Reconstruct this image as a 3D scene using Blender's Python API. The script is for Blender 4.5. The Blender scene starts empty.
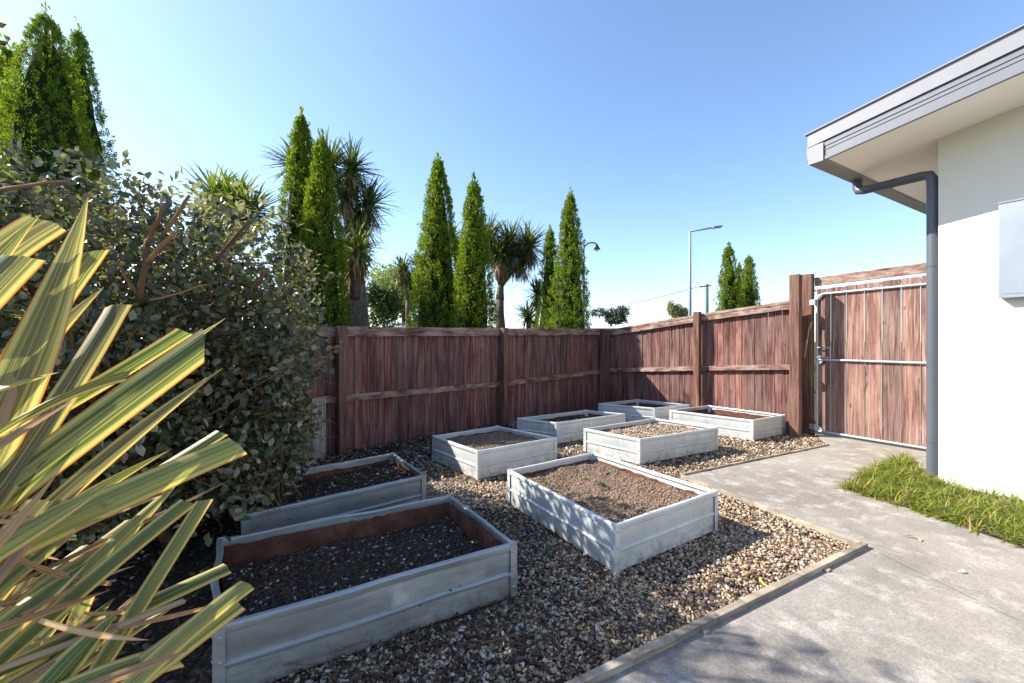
import bpy, math, random
import numpy as np
from mathutils import Vector, noise as mnoise
random.seed(7); rng = np.random.default_rng(7)
S = bpy.context.scene
COL = S.collection
EYE = 1.2; F = 415.0; HOR = 341.5
# ---------------------------------------------------------------- camera, sky, sun, exposure
cam = bpy.data.objects.new('camera', bpy.data.cameras.new('camera')); COL.objects.link(cam)
cam.location = (0, 0, EYE); cam.rotation_euler = (math.pi/2, 0, 0)
cam.data.sensor_width = 36; cam.data.lens = 36*F/1024; cam.data.clip_start = .05; cam.data.clip_end = 2000
S.camera = cam
SUN_EL = math.radians(37.5); SUN_AZ = math.atan2(-.98, .20)     # from the left, a little ahead
W = bpy.data.worlds.new('World'); S.world = W; W.use_nodes = True
nt = W.node_tree; nt.nodes.clear()
sky = nt.nodes.new('ShaderNodeTexSky'); sky.sky_type = 'NISHITA'; sky.sun_disc = False
sky.sun_elevation = SUN_EL; sky.sun_rotation = SUN_AZ; sky.dust_density = .45; sky.air_density = 1.0; sky.ozone_density = 2.7
bg = nt.nodes.new('ShaderNodeBackground'); bg.inputs[1].default_value = .13
ow = nt.nodes.new('ShaderNodeOutputWorld'); tint = nt.nodes.new('ShaderNodeMix'); tint.data_type = 'RGBA'; tint.blend_type = 'MULTIPLY'; tint.inputs[0].default_value = 1
tint.inputs[7].default_value = (.95, .955, 1.0, 1); nt.links.new(sky.outputs[0], tint.inputs[6]); nt.links.new(tint.outputs[2], bg.inputs[0]); nt.links.new(bg.outputs[0], ow.inputs[0])
sl = bpy.data.lights.new('sun', 'SUN'); sl.energy = 5.0; sl.angle = math.radians(.5); sl.color = (1, .94, .84)
sun = bpy.data.objects.new('sun', sl); COL.objects.link(sun)
sd = Vector((math.sin(SUN_AZ)*math.cos(SUN_EL), math.cos(SUN_AZ)*math.cos(SUN_EL), math.sin(SUN_EL)))
sun.rotation_euler = sd.to_track_quat('Z', 'Y').to_euler(); sun.location = (-5, 0, 12)
S.view_settings.view_transform = 'Standard'; S.view_settings.look = 'None'
S.view_settings.exposure = 1.24; S.view_settings.gamma = 1; S.view_settings.use_curve_mapping = False

# ---------------------------------------------------------------- helpers
def P(px, py, Y): return Vector(((px-512)/F*Y, Y, EYE+(HOR-py)/F*Y))
def G(px, py, z=0.0): return P(px, py, F*(EYE-z)/(py-HOR))

class MB:
    def __init__(s): s.v = []; s.f = []; s.uv = None
    def poly(s, pts):
        n = len(s.v); s.v += [tuple(p) for p in pts]; s.f.append(tuple(range(n, n+len(pts))))
    def add(s, vs, fs):
        n = len(s.v); s.v += [tuple(p) for p in vs]; s.f += [tuple(n+i for i in f) for f in fs]
    def box(s, o, x, y, z):        # corner o and three edge vectors
        o = Vector(o); x = Vector(x); y = Vector(y); z = Vector(z)
        if x.cross(y).dot(z) < 0: x, y = y, x
        s.add([o, o+x, o+x+y, o+y, o+z, o+x+z, o+x+y+z, o+y+z],
              [(3,2,1,0),(4,5,6,7),(0,1,5,4),(1,2,6,5),(2,3,7,6),(3,0,4,7)])
    def cbox(s, c, x, y, z): 
        c = Vector(c); x = Vector(x); y = Vector(y); z = Vector(z); s.box(c-x/2-y/2-z/2, x, y, z)
    def beam(s, a, b, w, h, up=(0,0,1)):
        a = Vector(a); b = Vector(b); d = b-a; sd_ = d.cross(Vector(up)).normalized(); u = sd_.cross(d).normalized()
        s.box(a-sd_*w/2-u*h/2, d, sd_*w, u*h)
    def tube(s, pts, rad, n=8, cap=True):
        pts = [Vector(p) for p in pts]
        if not hasattr(rad, '__len__'): rad = [rad]*len(pts)
        base = len(s.v); ref = None
        for i, p in enumerate(pts):
            d = (pts[min(i+1, len(pts)-1)]-pts[max(i-1, 0)]).normalized()
            if ref is None: ref = d.orthogonal().normalized()
            ref = (ref-d*ref.dot(d)).normalized(); b = d.cross(ref)
            for k in range(n):
                a = 2*math.pi*k/n; s.v.append(tuple(p+(ref*math.cos(a)+b*math.sin(a))*rad[i]))
        for i in range(len(pts)-1):
            for k in range(n):
                k2 = (k+1) % n; s.f.append((base+i*n+k, base+i*n+k2, base+(i+1)*n+k2, base+(i+1)*n+k))
        if cap:
            s.f.append(tuple(base+k for k in reversed(range(n)))); s.f.append(tuple(base+(len(pts)-1)*n+k for k in range(n)))
    def build(s, name, m, parent=None, smooth=False, bevel=0, auto=None):
        me = bpy.data.meshes.new(name); me.from_pydata(s.v, [], s.f); me.update()
        o = link(name, me, m, parent)
        if smooth: me.polygons.foreach_set('use_smooth', [True]*len(me.polygons))
        if auto: me.set_sharp_from_angle(angle=math.radians(auto))
        if bevel:
            b = o.modifiers.new('bevel', 'BEVEL'); b.width = bevel; b.segments = 2; b.limit_method = 'ANGLE'
        return o
def link(name, me, m, parent=None):
    o = bpy.data.objects.new(name, me); COL.objects.link(o)
    if m: me.materials.append(m)
    if parent: o.parent = parent; o.matrix_parent_inverse = parent.matrix_world.inverted()
    return o
def fast_mesh(name, V, Fc, m, parent=None, smooth=False, uv=None):
    V = np.asarray(V, np.float32); Fc = np.asarray(Fc, np.int32); k = Fc.shape[1]
    me = bpy.data.meshes.new(name); me.vertices.add(len(V)); me.vertices.foreach_set('co', V.ravel())
    me.loops.add(Fc.size); me.loops.foreach_set('vertex_index', Fc.ravel())
    me.polygons.add(len(Fc)); me.polygons.foreach_set('loop_start', np.arange(0, Fc.size, k, dtype=np.int32))
    me.update(calc_edges=True)
    if smooth: me.polygons.foreach_set('use_smooth', np.ones(len(Fc), bool))
    if uv is not None:
        l = me.uv_layers.new(name='UVMap'); l.data.foreach_set('uv', np.asarray(uv, np.float32)[Fc.ravel()].ravel())
    me.update()
    return link(name, me, m, parent)
def bake(tv, tf, M, pos):
    tv = np.asarray(tv, float); tf = np.asarray(tf)
    V = np.einsum('nij,kj->nki', M, tv)+pos[:, None, :]
    n = len(pos); k = len(tv)
    return V.reshape(-1, 3), (tf[None]+(np.arange(n)*k)[:, None, None]).reshape(-1, tf.shape[1])
def frames(d, up, sx, sy, sz):     # columns: side, along d, normal ~up
    d = d/np.linalg.norm(d, axis=1, keepdims=True)
    s = np.cross(d, up); s /= np.linalg.norm(s, axis=1, keepdims=True)+1e-9
    n = np.cross(s, d)
    r = lambda a: np.broadcast_to(np.asarray(a, float), (len(d),))[:, None]
    return np.stack([s*r(sx), d*r(sy), n*r(sz)], axis=2)
def rdir(n):
    v = rng.normal(size=(n, 3)); return v/np.linalg.norm(v, axis=1, keepdims=True)
def thing(name, label, cat, loc=(0,0,0), group=None, kind=None):
    o = bpy.data.objects.new(name, None); COL.objects.link(o); o.location = loc; o.empty_display_size = .1
    bpy.context.view_layer.update()
    tag(o, label, cat, group, kind); return o
def tag(o, label=None, cat=None, group=None, kind=None):
    if label: o['label'] = label
    if cat: o['category'] = cat
    if group: o['group'] = group
    if kind: o['kind'] = kind
    return o
def rise(o, parent_name=None): return o

# ---------------------------------------------------------------- materials
def mat(name, col=(.5,.5,.5), rough=.6, metal=0, spec=.4):
    m = bpy.data.materials.new(name); m.use_nodes = True
    b = m.node_tree.nodes['Principled BSDF']; b.inputs['Base Color'].default_value = (*col, 1)
    b.inputs['Roughness'].default_value = rough; b.inputs['Metallic'].default_value = metal; b.inputs['Specular IOR Level'].default_value = spec
    return m
class N:
    def __init__(s, m): s.t = m.node_tree; s.b = s.t.nodes['Principled BSDF']; s.co = s.t.nodes.new('ShaderNodeTexCoord')
    def n(s, typ, **k):
        x = s.t.nodes.new('ShaderNode'+typ)
        for a, v in k.items(): setattr(x, a, v)
        return x
    def l(s, a, b): s.t.links.new(a, b)
    def mapping(s, scale=(1,1,1), src='Object', add=None):
        m = s.n('Mapping'); m.inputs['Scale'].default_value = scale
        o = s.co.outputs[src]
        if add is not None:
            v = s.n('VectorMath', operation='ADD'); s.l(o, v.inputs[0]); s.l(add, v.inputs[1]); o = v.outputs[0]
        s.l(o, m.inputs[0]); return m.outputs[0]
    def noise(s, vec, scale, detail=6, rough=.6, dist=0):
        x = s.n('TexNoise'); x.inputs['Scale'].default_value = scale; x.inputs['Detail'].default_value = detail
        x.inputs['Roughness'].default_value = rough; x.inputs['Distortion'].default_value = dist
        s.l(vec, x.inputs['Vector']); return x.outputs[0]
    def ramp(s, fac, stops, interp='LINEAR'):
        r = s.n('ValToRGB'); e = r.color_ramp.elements; r.color_ramp.interpolation = interp
        while len(e) < len(stops): e.new(.5)
        for el, (p, c) in zip(e, stops): el.position = p; el.color = (*c, 1) if hasattr(c, '__len__') else (c, c, c, 1)
        s.l(fac, r.inputs[0]); return r.outputs[0]
    def mix(s, a, b, fac, mode='MIX'):
        x = s.n('Mix', data_type='RGBA', blend_type=mode)
        for v, i in ((fac, 0), (a, 6), (b, 7)):
            if hasattr(v, 'links'): s.l(v, x.inputs[i])
            else: x.inputs[i].default_value = v if i == 0 else ((*v, 1) if hasattr(v, '__len__') else (v, v, v, 1))
        return x.outputs[2]
    def math(s, op, a, b=0.0, clamp=False):
        x = s.n('Math', operation=op, use_clamp=clamp)
        for v, i in ((a, 0), (b, 1)):
            if hasattr(v, 'links'): s.l(v, x.inputs[i])
            else: x.inputs[i].default_value = v
        return x.outputs[0]
    def bump(s, h, st, dist=.01):
        x = s.n('Bump'); x.inputs['Strength'].default_value = st; x.inputs['Distance'].default_value = dist
        s.l(h, x.inputs['Height']); s.l(x.outputs[0], s.b.inputs['Normal'])
    def col(s, c): s.l(c, s.b.inputs['Base Color'])
    def rnd(s): return s.n('NewGeometry').outputs['Random Per Island']

def wood_mat(name, stops, horiz=False, weather=.35, wcol=(.36,.27,.23), grain=1.0):
    m = mat(name, rough=.85, spec=.2); q = N(m); r = q.rnd()
    cx = q.n('CombineXYZ'); 
    for i, k in enumerate((17., 31., 53.)): q.l(q.math('MULTIPLY', r, k), cx.inputs[i])
    sc = (2.0, 2.0, 20) if horiz else (26, 26, 1.3)
    v = q.mapping(sc, add=cx.outputs[0])
    g = q.noise(v, 1.6*grain, 8, .65, .6)
    v2 = q.mapping((5,5,9) if horiz else (6, 6, 1.6), add=cx.outputs[0])
    b = q.noise(v2, 1.0, 4, .6, .3)
    kn = q.n('TexVoronoi'); kn.inputs['Scale'].default_value = 1; 
    q.l(q.mapping((6,6,2.6), add=cx.outputs[0]), kn.inputs['Vector'])
    knot = q.ramp(kn.outputs['Distance'], [(0,1),(.06,1),(.10,0)])
    c = q.ramp(g, [((p_-.5)*.6+.5, c_) for p_, c_ in stops])
    fine = q.noise(q.mapping((4,4,90) if horiz else (110,110,2.2), add=cx.outputs[0]), 1.0, 5, .7)
    c = q.mix(c, q.ramp(fine, [(.35,.62),(.65,1.3)]), 1.0, 'MULTIPLY')
    c = q.mix(c, wcol, q.math('MULTIPLY', q.ramp(b, [(.42,0),(.72,1)]), weather))
    tone = q.math('ADD', q.math('MULTIPLY', r, .42), .76)
    c = q.mix(c, q.t.nodes.new('ShaderNodeRGB').outputs[0], 0.0)
    c = q.mix(c, (.05,.022,.018), q.math('MULTIPLY', knot, .55))
    hs = q.n('HueSaturation'); q.l(tone, hs.inputs['Value']); q.l(c, hs.inputs['Color'])
    q.l(q.math('ADD', q.math('MULTIPLY', r, .25), .9), hs.inputs['Saturation'])
    q.col(hs.outputs[0]); q.bump(g, .5, .004); return m
M = {}
M['board'] = wood_mat('stained_board', [(.25,(.05,.022,.019)),(.5,(.145,.064,.053)),(.75,(.30,.17,.145))], weather=.55, wcol=(.33,.2,.17))
M['gateboard'] = wood_mat('gate_board', [(.25,(.08,.04,.033)),(.5,(.18,.10,.083)),(.75,(.31,.215,.185))], weather=.55, wcol=(.31,.21,.175))
M['rail'] = wood_mat('stained_rail', [(.25,(.09,.035,.026)),(.5,(.2,.09,.066)),(.75,(.40,.28,.22))], True, .8, (.52,.41,.33))
M['post'] = wood_mat('stained_post', [(.25,(.07,.03,.022)),(.5,(.155,.075,.055)),(.75,(.27,.155,.115))], weather=.4, wcol=(.33,.2,.14))
M['pale'] = wood_mat('grey_timber', [(.25,(.2,.17,.13)),(.5,(.34,.3,.235)),(.75,(.45,.41,.34))], weather=.3, wcol=(.5,.45,.36))
M['edge'] = wood_mat('edging_timber', [(.25,(.17,.13,.1)),(.5,(.29,.24,.18)),(.75,(.42,.36,.28))], True, weather=.4, wcol=(.44,.4,.33))

def metal_mat(nm, k, me=.15, bp=.5):
    m = mat(nm, rough=.42, metal=me, spec=.5); q = N(m); v = q.mapping()
    a = q.noise(v, 3.2, 5, .6); b = q.noise(q.mapping((3,3,30)), 3, 4, .6)
    c = q.ramp(a, [(.3,(.50*k,.52*k,.52*k)),(.55,(.60*k,.62*k,.615*k)),(.75,(.68*k,.685*k,.67*k))])
    st = q.noise(q.mapping((14,14,2.2)), 2, 5, .7)
    c = q.mix(c, (.33,.29,.22), q.math('MULTIPLY', q.ramp(st, [(.52,0),(.75,1)]), .45))
    sep = q.n('SeparateXYZ'); q.l(q.co.outputs['Object'], sep.inputs[0])
    low = q.ramp(sep.outputs['Z'], [(.0,1),(.11,0)])
    d = q.noise(v, 16, 6, .7)
    c = q.mix(c, (.26,.22,.16), q.math('MULTIPLY', low, q.ramp(d, [(.45,0),(.62,.85)])))
    c = q.mix(c, (.25,.09,.04), q.ramp(q.noise(v, 9, 6, .75), [(.68,0),(.74,.6)]))
    q.col(c); q.l(q.ramp(b, [(.3,.34),(.7,.55)]), q.b.inputs['Roughness'])
    q.bump(q.noise(v, 5, 2, .4), bp, .02); return m
M['steel'] = metal_mat('painted_steel', .96); M['shadedoldsteel'] = metal_mat('shaded_weathered_steel', .72, .65, .9)  # darker copy: shrub shade painted into the colour, plus older, dirtier metal
def liner_mat():
    m = mat('oxide_lining', rough=.8, spec=.2); q = N(m); v = q.mapping()
    q.col(q.ramp(q.noise(v, 9, 8, .7), [(.3,(.06,.024,.016)),(.5,(.125,.05,.031)),(.7,(.2,.095,.06))])); q.bump(q.noise(v, 40, 4), .4, .004); return m
M['liner'] = liner_mat()
def ground_mix(name, cols, scale=60, rough=.95, bump=.8, dist=.01, big=None):
    m = mat(name, rough=rough, spec=.15); q = N(m); v = q.mapping()
    vo = q.n('TexVoronoi'); vo.inputs['Scale'].default_value = scale; q.l(v, vo.inputs['Vector'])
    sp = q.n('SeparateColor'); q.l(vo.outputs['Color'], sp.inputs[0])
    c = q.ramp(sp.outputs[0], [(i/(len(cols)-1), x) for i, x in enumerate(cols)])
    c = q.mix(c, (.02,.016,.012), q.ramp(vo.outputs['Distance'], [(.45,0),(.8,.8)]))
    if big: c = q.mix(c, big, q.ramp(q.noise(v, 1.3, 5, .65), [(.42,0),(.66,.6)]))
    q.col(c); h = q.math('SUBTRACT', q.noise(v, scale*.6, 5, .7), vo.outputs['Distance']); q.bump(h, bump, dist); return m
M['gravelbase'] = ground_mix('gravel_bed', [(.06,.045,.032),(.13,.10,.07),(.2,.15,.10),(.09,.07,.05)], 55)
M['soil'] = ground_mix('dry_soil', [(.13,.088,.06),(.19,.13,.09),(.25,.18,.125),(.16,.11,.075)], 70, bump=.9, dist=.008)
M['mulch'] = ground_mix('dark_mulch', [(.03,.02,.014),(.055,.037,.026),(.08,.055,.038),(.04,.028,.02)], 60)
M['lawn'] = ground_mix('far_lawn', [(.05,.08,.02),(.08,.11,.03),(.1,.12,.045)], 20, bump=.3)
def island_mat(name, cols, rough=.8, spec=.3, trans=0, nscale=0, back=None, rnds=1.0):
    m = mat(name, rough=rough, spec=spec); q = N(m); r = q.rnd()
    k = len(cols); c = q.ramp(r, [(i/k if i else 0, x) for i, x in enumerate(cols)], 'CONSTANT' if k > 5 else 'LINEAR')
    if nscale:
        c2 = q.ramp(q.noise(q.mapping(), nscale, 4, .6), [(.3,.55),(.7,1.35)]); c = q.mix(c, c2, 1.0, 'MULTIPLY')
    if back:
        c = q.mix(c, back, q.n('NewGeometry').outputs['Backfacing'])
    q.col(c)
    if trans:
        t = q.n('BsdfTranslucent'); tc = q.mix(c, (1.0,1.0,.35), 1.0, 'MULTIPLY'); hs = q.n('HueSaturation'); hs.inputs['Value'].default_value = 1.7
        q.l(tc, hs.inputs['Color']); q.l(hs.outputs[0], t.inputs[0])
        ms = q.n('MixShader'); ms.inputs[0].default_value = trans; q.l(q.b.outputs[0], ms.inputs[1]); q.l(t.outputs[0], ms.inputs[2])
        q.l(ms.outputs[0], q.t.nodes['Material Output'].inputs['Surface'])
    return m
PEB = [(.32,.23,.145),(.45,.35,.23),(.2,.14,.095),(.47,.39,.28),(.36,.2,.11),(.07,.05,.04),(.40,.32,.23),(.27,.17,.10),(.48,.42,.33),(.16,.11,.08),(.48,.36,.21),(.16,.1,.065)]
M['pebble'] = island_mat('pebble', PEB, .6, .35, nscale=60)
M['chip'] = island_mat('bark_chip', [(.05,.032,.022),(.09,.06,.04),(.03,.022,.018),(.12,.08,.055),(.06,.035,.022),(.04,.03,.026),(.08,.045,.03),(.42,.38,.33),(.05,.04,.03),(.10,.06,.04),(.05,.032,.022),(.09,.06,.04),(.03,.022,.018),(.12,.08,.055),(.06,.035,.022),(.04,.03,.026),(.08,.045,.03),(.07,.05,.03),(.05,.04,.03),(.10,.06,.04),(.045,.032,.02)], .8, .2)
M['clod'] = island_mat('soil_clod', [(.15,.10,.068),(.22,.155,.11),(.28,.2,.145),(.18,.125,.088)], .95, .1)
M['thuja'] = island_mat('conifer_foliage', [(.06,.105,.012),(.15,.215,.02),(.09,.145,.014),(.21,.27,.03)], .7, .2, trans=.4)
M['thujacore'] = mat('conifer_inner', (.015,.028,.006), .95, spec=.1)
M['shrub'] = island_mat('shrub_leaf', [(.03,.042,.014),(.055,.075,.024),(.04,.05,.022),(.075,.095,.03),(.07,.065,.03),(.13,.14,.045),(.045,.05,.018),(.10,.07,.035)], .32, .6, trans=.2, back=(.30,.29,.20))
M['twig'] = island_mat('twig', [(.20,.10,.045),(.32,.165,.075),(.14,.075,.04)], .85, .2)
M['bark'] = mat('bark', (.12,.085,.065), .95, spec=.1)
q = N(M['bark']); g = q.noise(q.mapping((9,9,2)), 3, 6, .7); q.col(q.ramp(g, [(.3,(.06,.045,.035)),(.7,(.22,.17,.135))])); q.bump(g, .8, .03)
M['cordy'] = island_mat('cabbage_leaf', [(.035,.06,.018),(.07,.105,.028),(.05,.08,.025),(.13,.16,.05)], .5, .4, trans=.25)
M['cordyolive'] = island_mat('cabbage_leaf_bright', [(.08,.13,.025),(.14,.2,.04),(.06,.1,.02),(.2,.24,.06)], .5, .4, trans=.35)
M['dead'] = island_mat('dead_leaf', [(.28,.17,.09),(.4,.28,.17),(.2,.12,.07),(.33,.2,.11)], .8, .2, trans=.2)
M['grass'] = island_mat('border_grass', [(.06,.11,.015),(.24,.28,.03),(.11,.16,.02),(.3,.3,.05),(.14,.19,.025),(.4,.3,.12),(.17,.22,.03)], .5, .4, trans=.4)
M['weed'] = island_mat('weed_leaf', [(.07,.16,.03),(.12,.22,.05),(.05,.12,.03)], .6, .3, trans=.3)
M['olive'] = island_mat('pale_tree_leaf', [(.12,.17,.05),(.2,.25,.08),(.09,.13,.045),(.28,.31,.13)], .6, .3, trans=.35)
M['yellow'] = island_mat('golden_leaf', [(.3,.3,.12),(.4,.38,.18),(.22,.25,.1)], .6, .3, trans=.3)
M['greyleaf'] = island_mat('grey_tree_leaf', [(.06,.075,.05),(.1,.11,.08),(.05,.06,.045)], .7, .2)

def flax_mat(nm='flax_leaf', dead=False):
    m = mat(nm, rough=.45, spec=.45); q = N(m); r = q.rnd()
    sx = q.n('SeparateXYZ'); q.l(q.co.outputs['UV'], sx.inputs[0])
    e = q.math('ABSOLUTE', q.math('SUBTRACT', sx.outputs[0], .5))     # 0 centre, .5 margin
    st = q.n('TexNoise'); st.inputs['Scale'].default_value = 1; st.inputs['Detail'].default_value = 4
    mp = q.mapping((17, .5, 1), 'UV'); ad = q.n('VectorMath', operation='ADD'); q.l(mp, ad.inputs[0])
    cx = q.n('CombineXYZ'); q.l(q.math('MULTIPLY', r, 91), cx.inputs[0]); q.l(q.math('MULTIPLY', r, 13), cx.inputs[1]); q.l(cx.outputs[0], ad.inputs[1])
    q.l(ad.outputs[0], st.inputs['Vector'])
    inner = q.ramp(r, [(0,(.30,.18,.09)),(.3,(.42,.27,.13)),(.6,(.2,.1,.05)),(1,(.45,.35,.22))] if dead else [(0,(.05,.085,.02)),(.25,(.10,.14,.03)),(.5,(.13,.105,.055)),(.75,(.24,.26,.07)),(1,(.07,.10,.03))])
    c = q.mix(inner, (.5,.42,.3) if dead else (.43,.41,.14), q.ramp(st.outputs[0], [(.5,0),(.58,.7)]))
    c = q.mix(c, (.42,.22,.1) if dead else (.60,.55,.19), q.ramp(e, [(.30,0),(.38,.85)]))
    c = q.mix(c, (.50,.22,.07), q.ramp(e, [(.44,0),(.475,1)]))
    blot = q.noise(q.mapping(), 14, 5, .7)
    c = q.mix(c, (.22,.11,.055), q.ramp(blot, [(.66,0),(.74,.75)]))
    q.col(c); q.bump(st.outputs[0], .35, .002)
    t = q.n('BsdfTranslucent'); hs = q.n('HueSaturation'); hs.inputs['Value'].default_value = 1.3; hs.inputs['Saturation'].default_value = 1.15; q.l(c, hs.inputs['Color']); q.l(hs.outputs[0], t.inputs[0])
    ms = q.n('MixShader'); ms.inputs[0].default_value = .3; q.l(q.b.outputs[0], ms.inputs[1]); q.l(t.outputs[0], ms.inputs[2])
    q.l(ms.outputs[0], q.t.nodes['Material Output'].inputs['Surface']); return m
M['flax'] = flax_mat(); M['flaxdead'] = flax_mat('dry_flax_leaf', True)

def concrete():
    m = mat('old_concrete', rough=.9, spec=.2); q = N(m); v = q.mapping()
    a = q.noise(v, 1.1, 6, .62, .5); b = q.noise(v, 5.5, 8, .75, .3); c3 = q.noise(v, 110, 3, .7)
    c = q.ramp(a, [(.3,(.19,.17,.147)),(.5,(.255,.23,.2)),(.7,(.31,.28,.245))])
    c = q.mix(c, (.42,.39,.345), q.ramp(b, [(.5,0),(.66,.8)]))
    c = q.mix(c, (.13,.118,.105), q.ramp(q.noise(v, 2.6, 9, .78), [(.54,0),(.72,.6)]))
    c = q.mix(c, q.ramp(c3, [(.3,.72),(.7,1.22)]), 1.0, 'MULTIPLY')
    q.col(c); q.bump(q.math('ADD', c3, b), .35, .003); return m
M['concrete'] = concrete()
M['joint'] = mat('joint_dirt', (.15,.125,.1), .95, spec=.1)
def plaster(name, col, bs=.15):
    m = mat(name, col, .9, spec=.15); q = N(m); v = q.mapping()
    c = q.ramp(q.noise(v, 1.4, 5, .6), [(.3, tuple(x*.94 for x in col)), (.7, col)]); q.col(c); q.bump(q.noise(v, 160, 3, .6), bs, .002); return m
M['plaster'] = plaster('cream_plaster', (.71,.675,.60)); M['soffit'] = plaster('soffit_paint', (.9,.86,.81), .03)
def smooth_paint(name, col, rough=.4, metal=0):
    m = mat(name, col, rough, metal); q = N(m); v = q.mapping()
    q.col(q.ramp(q.noise(v, 4, 6, .65), [(.3, tuple(x*.88 for x in col)), (.7, col)])); return m
M['barge'] = smooth_paint('barge_paint', (.17,.178,.2)); M['cap'] = smooth_paint('barge_cap', (.25,.25,.27)); M['gutter'] = smooth_paint('gutter_paint', (.26,.25,.27)); M['pipe'] = smooth_paint('pipe_paint', (.09,.10,.125))
M['galv'] = smooth_paint('galvanised', (.42,.44,.46), .4, .3)
q = N(M['galv']); 
M['rust'] = mat('rusty_steel', (.28,.13,.07), .8)
M['box'] = smooth_paint('meter_box_metal', (.29,.32,.36), .45, .4)
M['roof'] = smooth_paint('steel_roof', (.5,.5,.52)); M['greenroof'] = smooth_paint('pale_green_roof', (.36,.42,.36)); M['farwall'] = smooth_paint('far_wall', (.55,.53,.48), .9)
M['lampgrey'] = mat('lamp_grey', (.25,.29,.36), .5); M['black'] = mat('black_metal', (.02,.022,.025), .5); M['wire'] = mat('wire', (.05,.06,.08), .6)
M['polegreen'] = mat('treated_pole', (.08,.13,.11), .9)
M['glass'] = mat('lamp_glass', (.6,.6,.6), .2); M['window'] = mat('window_glass', (.05,.06,.07), .15)

# ---------------------------------------------------------------- ground
mb = MB(); mb.poly([(-600,-60,-.06),(600,-60,-.06),(600,900,-.06),(-600,900,-.06)])
tag(mb.build('ground', M['lawn']), kind='structure')
mb = MB(); mb.poly([(-6,-3,-.02),(6,-3,-.02),(6,9.5,-.02),(-6,9.5,-.02)]); tag(mb.build('gravel_yard', M['gravelbase']), kind='structure')
Wc, Kc, Gc, Nc = G(682,476.5), G(868,549), G(829,446), G(596,686)
def ext(a, b, t): return a+(b-a)*t
mb = MB()
R1 = ext(Kc, Nc, 2.6)
pts = [Wc, Kc, R1, Vector((6,-2.6,0)), Vector((7.5,-2.6,0)), Vector((7.5,3,0)), Vector((5.6,6.2,0)), Gc+Vector((.35,.75,0)), Gc]
pts = [Vector((p.x, p.y, .006)) for p in pts]
def in_path(x, y):
    c = False; n = len(pts)
    for i in range(n):
        a, b = pts[i], pts[i-1]
        if (a.y > y) != (b.y > y) and x < (b.x-a.x)*(y-a.y)/(b.y-a.y)+a.x: c = not c
    return c
mb.poly(pts); n = len(pts)
for i in range(n):
    a, b = pts[i], pts[(i+1) % n]; d = Vector((0,0,.09)); mb.poly([b, a, a-d, b-d])
pth = mb.build('concrete_path', M['concrete']); tag(pth, kind='structure')
# expansion joint, a shallow dirt-filled strip
j0, j1 = G(868,549), G(1010,618); jj = ext(j0, j1, 2.2)
mb = MB(); d = (jj-j0).normalized(); s = Vector((-d.y, d.x, 0))*.0022
L_ = []; Rr = []
for i in range(60):
    t = i/59; p = ext(j0, jj, t); w = (mnoise.noise(Vector((t*30,0,0)))*.006, .6+.5*mnoise.noise(Vector((t*50,3,0))))
    L_.append(p+s*(w[1])+Vector((0,w[0],0))); Rr.append(p-s*w[1]+Vector((0,w[0],0)))
for i in range(59): mb.poly([Vector((*q_.xy,.0085)) for q_ in (Rr[i], Rr[i+1], L_[i+1], L_[i])])
tag(mb.build('path_joint', M['joint']), kind='structure')
# timber edging
def edging(a, b, w, h, label, side):
    t = thing('timber_edging', label, 'edging', a); d = (b-a).normalized(); n_ = Vector((-d.y, d.x, 0))*side
    m_ = MB(); segs = 14
    for i in range(segs):
        p, q_ = ext(a, b, i/segs), ext(a, b, (i+1)/segs); o1 = n_*.004*mnoise.noise(Vector((i,0,9))); o2 = n_*.004*mnoise.noise(Vector((i+1,0,9)))
        z = Vector((0,0,h)); wv = n_*w; dn = Vector((0,0,-.05))
        m_.add([p+o1+dn, q_+o2+dn, q_+o2+wv+dn, p+o1+wv+dn, p+o1+z, q_+o2+z, q_+o2+wv+z, p+o1+wv+z], [(4,5,6,7),(0,1,5,4),(2,3,7,6),(7,6,5,4)][:3]+([(3,0,4,7)] if i == 0 else [])+([(1,2,6,5)] if i == segs-1 else []))
    bpy.context.view_layer.update(); m_.build('board', M['edge'], t)
    for f in (.15, .45, .8):
        m2 = MB(); p = ext(a, b, f)-n_*.012; m2.cbox(p+Vector((0,0,h*.5-.01)), d*.03, n_*.02, (0,0,h-.012)); m2.build('peg', M['edge'], t)
edging(Vector((*Kc.xy,0)), Vector((*ext(Kc, Nc, 1.6).xy,0)), .032, .032, 'weathered timber board edging the gravel along the near side of the path', -1)
edging(Vector((*Wc.xy,0)), Vector((*Kc.xy,0)), .016, .022, 'thin timber strip edging the gravel beside the large planter of brown soil', -1)
edging(Vector((*Wc.xy,0)), Vector((*Gc.xy,0)), .016, .022, 'thin timber strip edging the gravel in front of the beds by the gate', 1)

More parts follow.
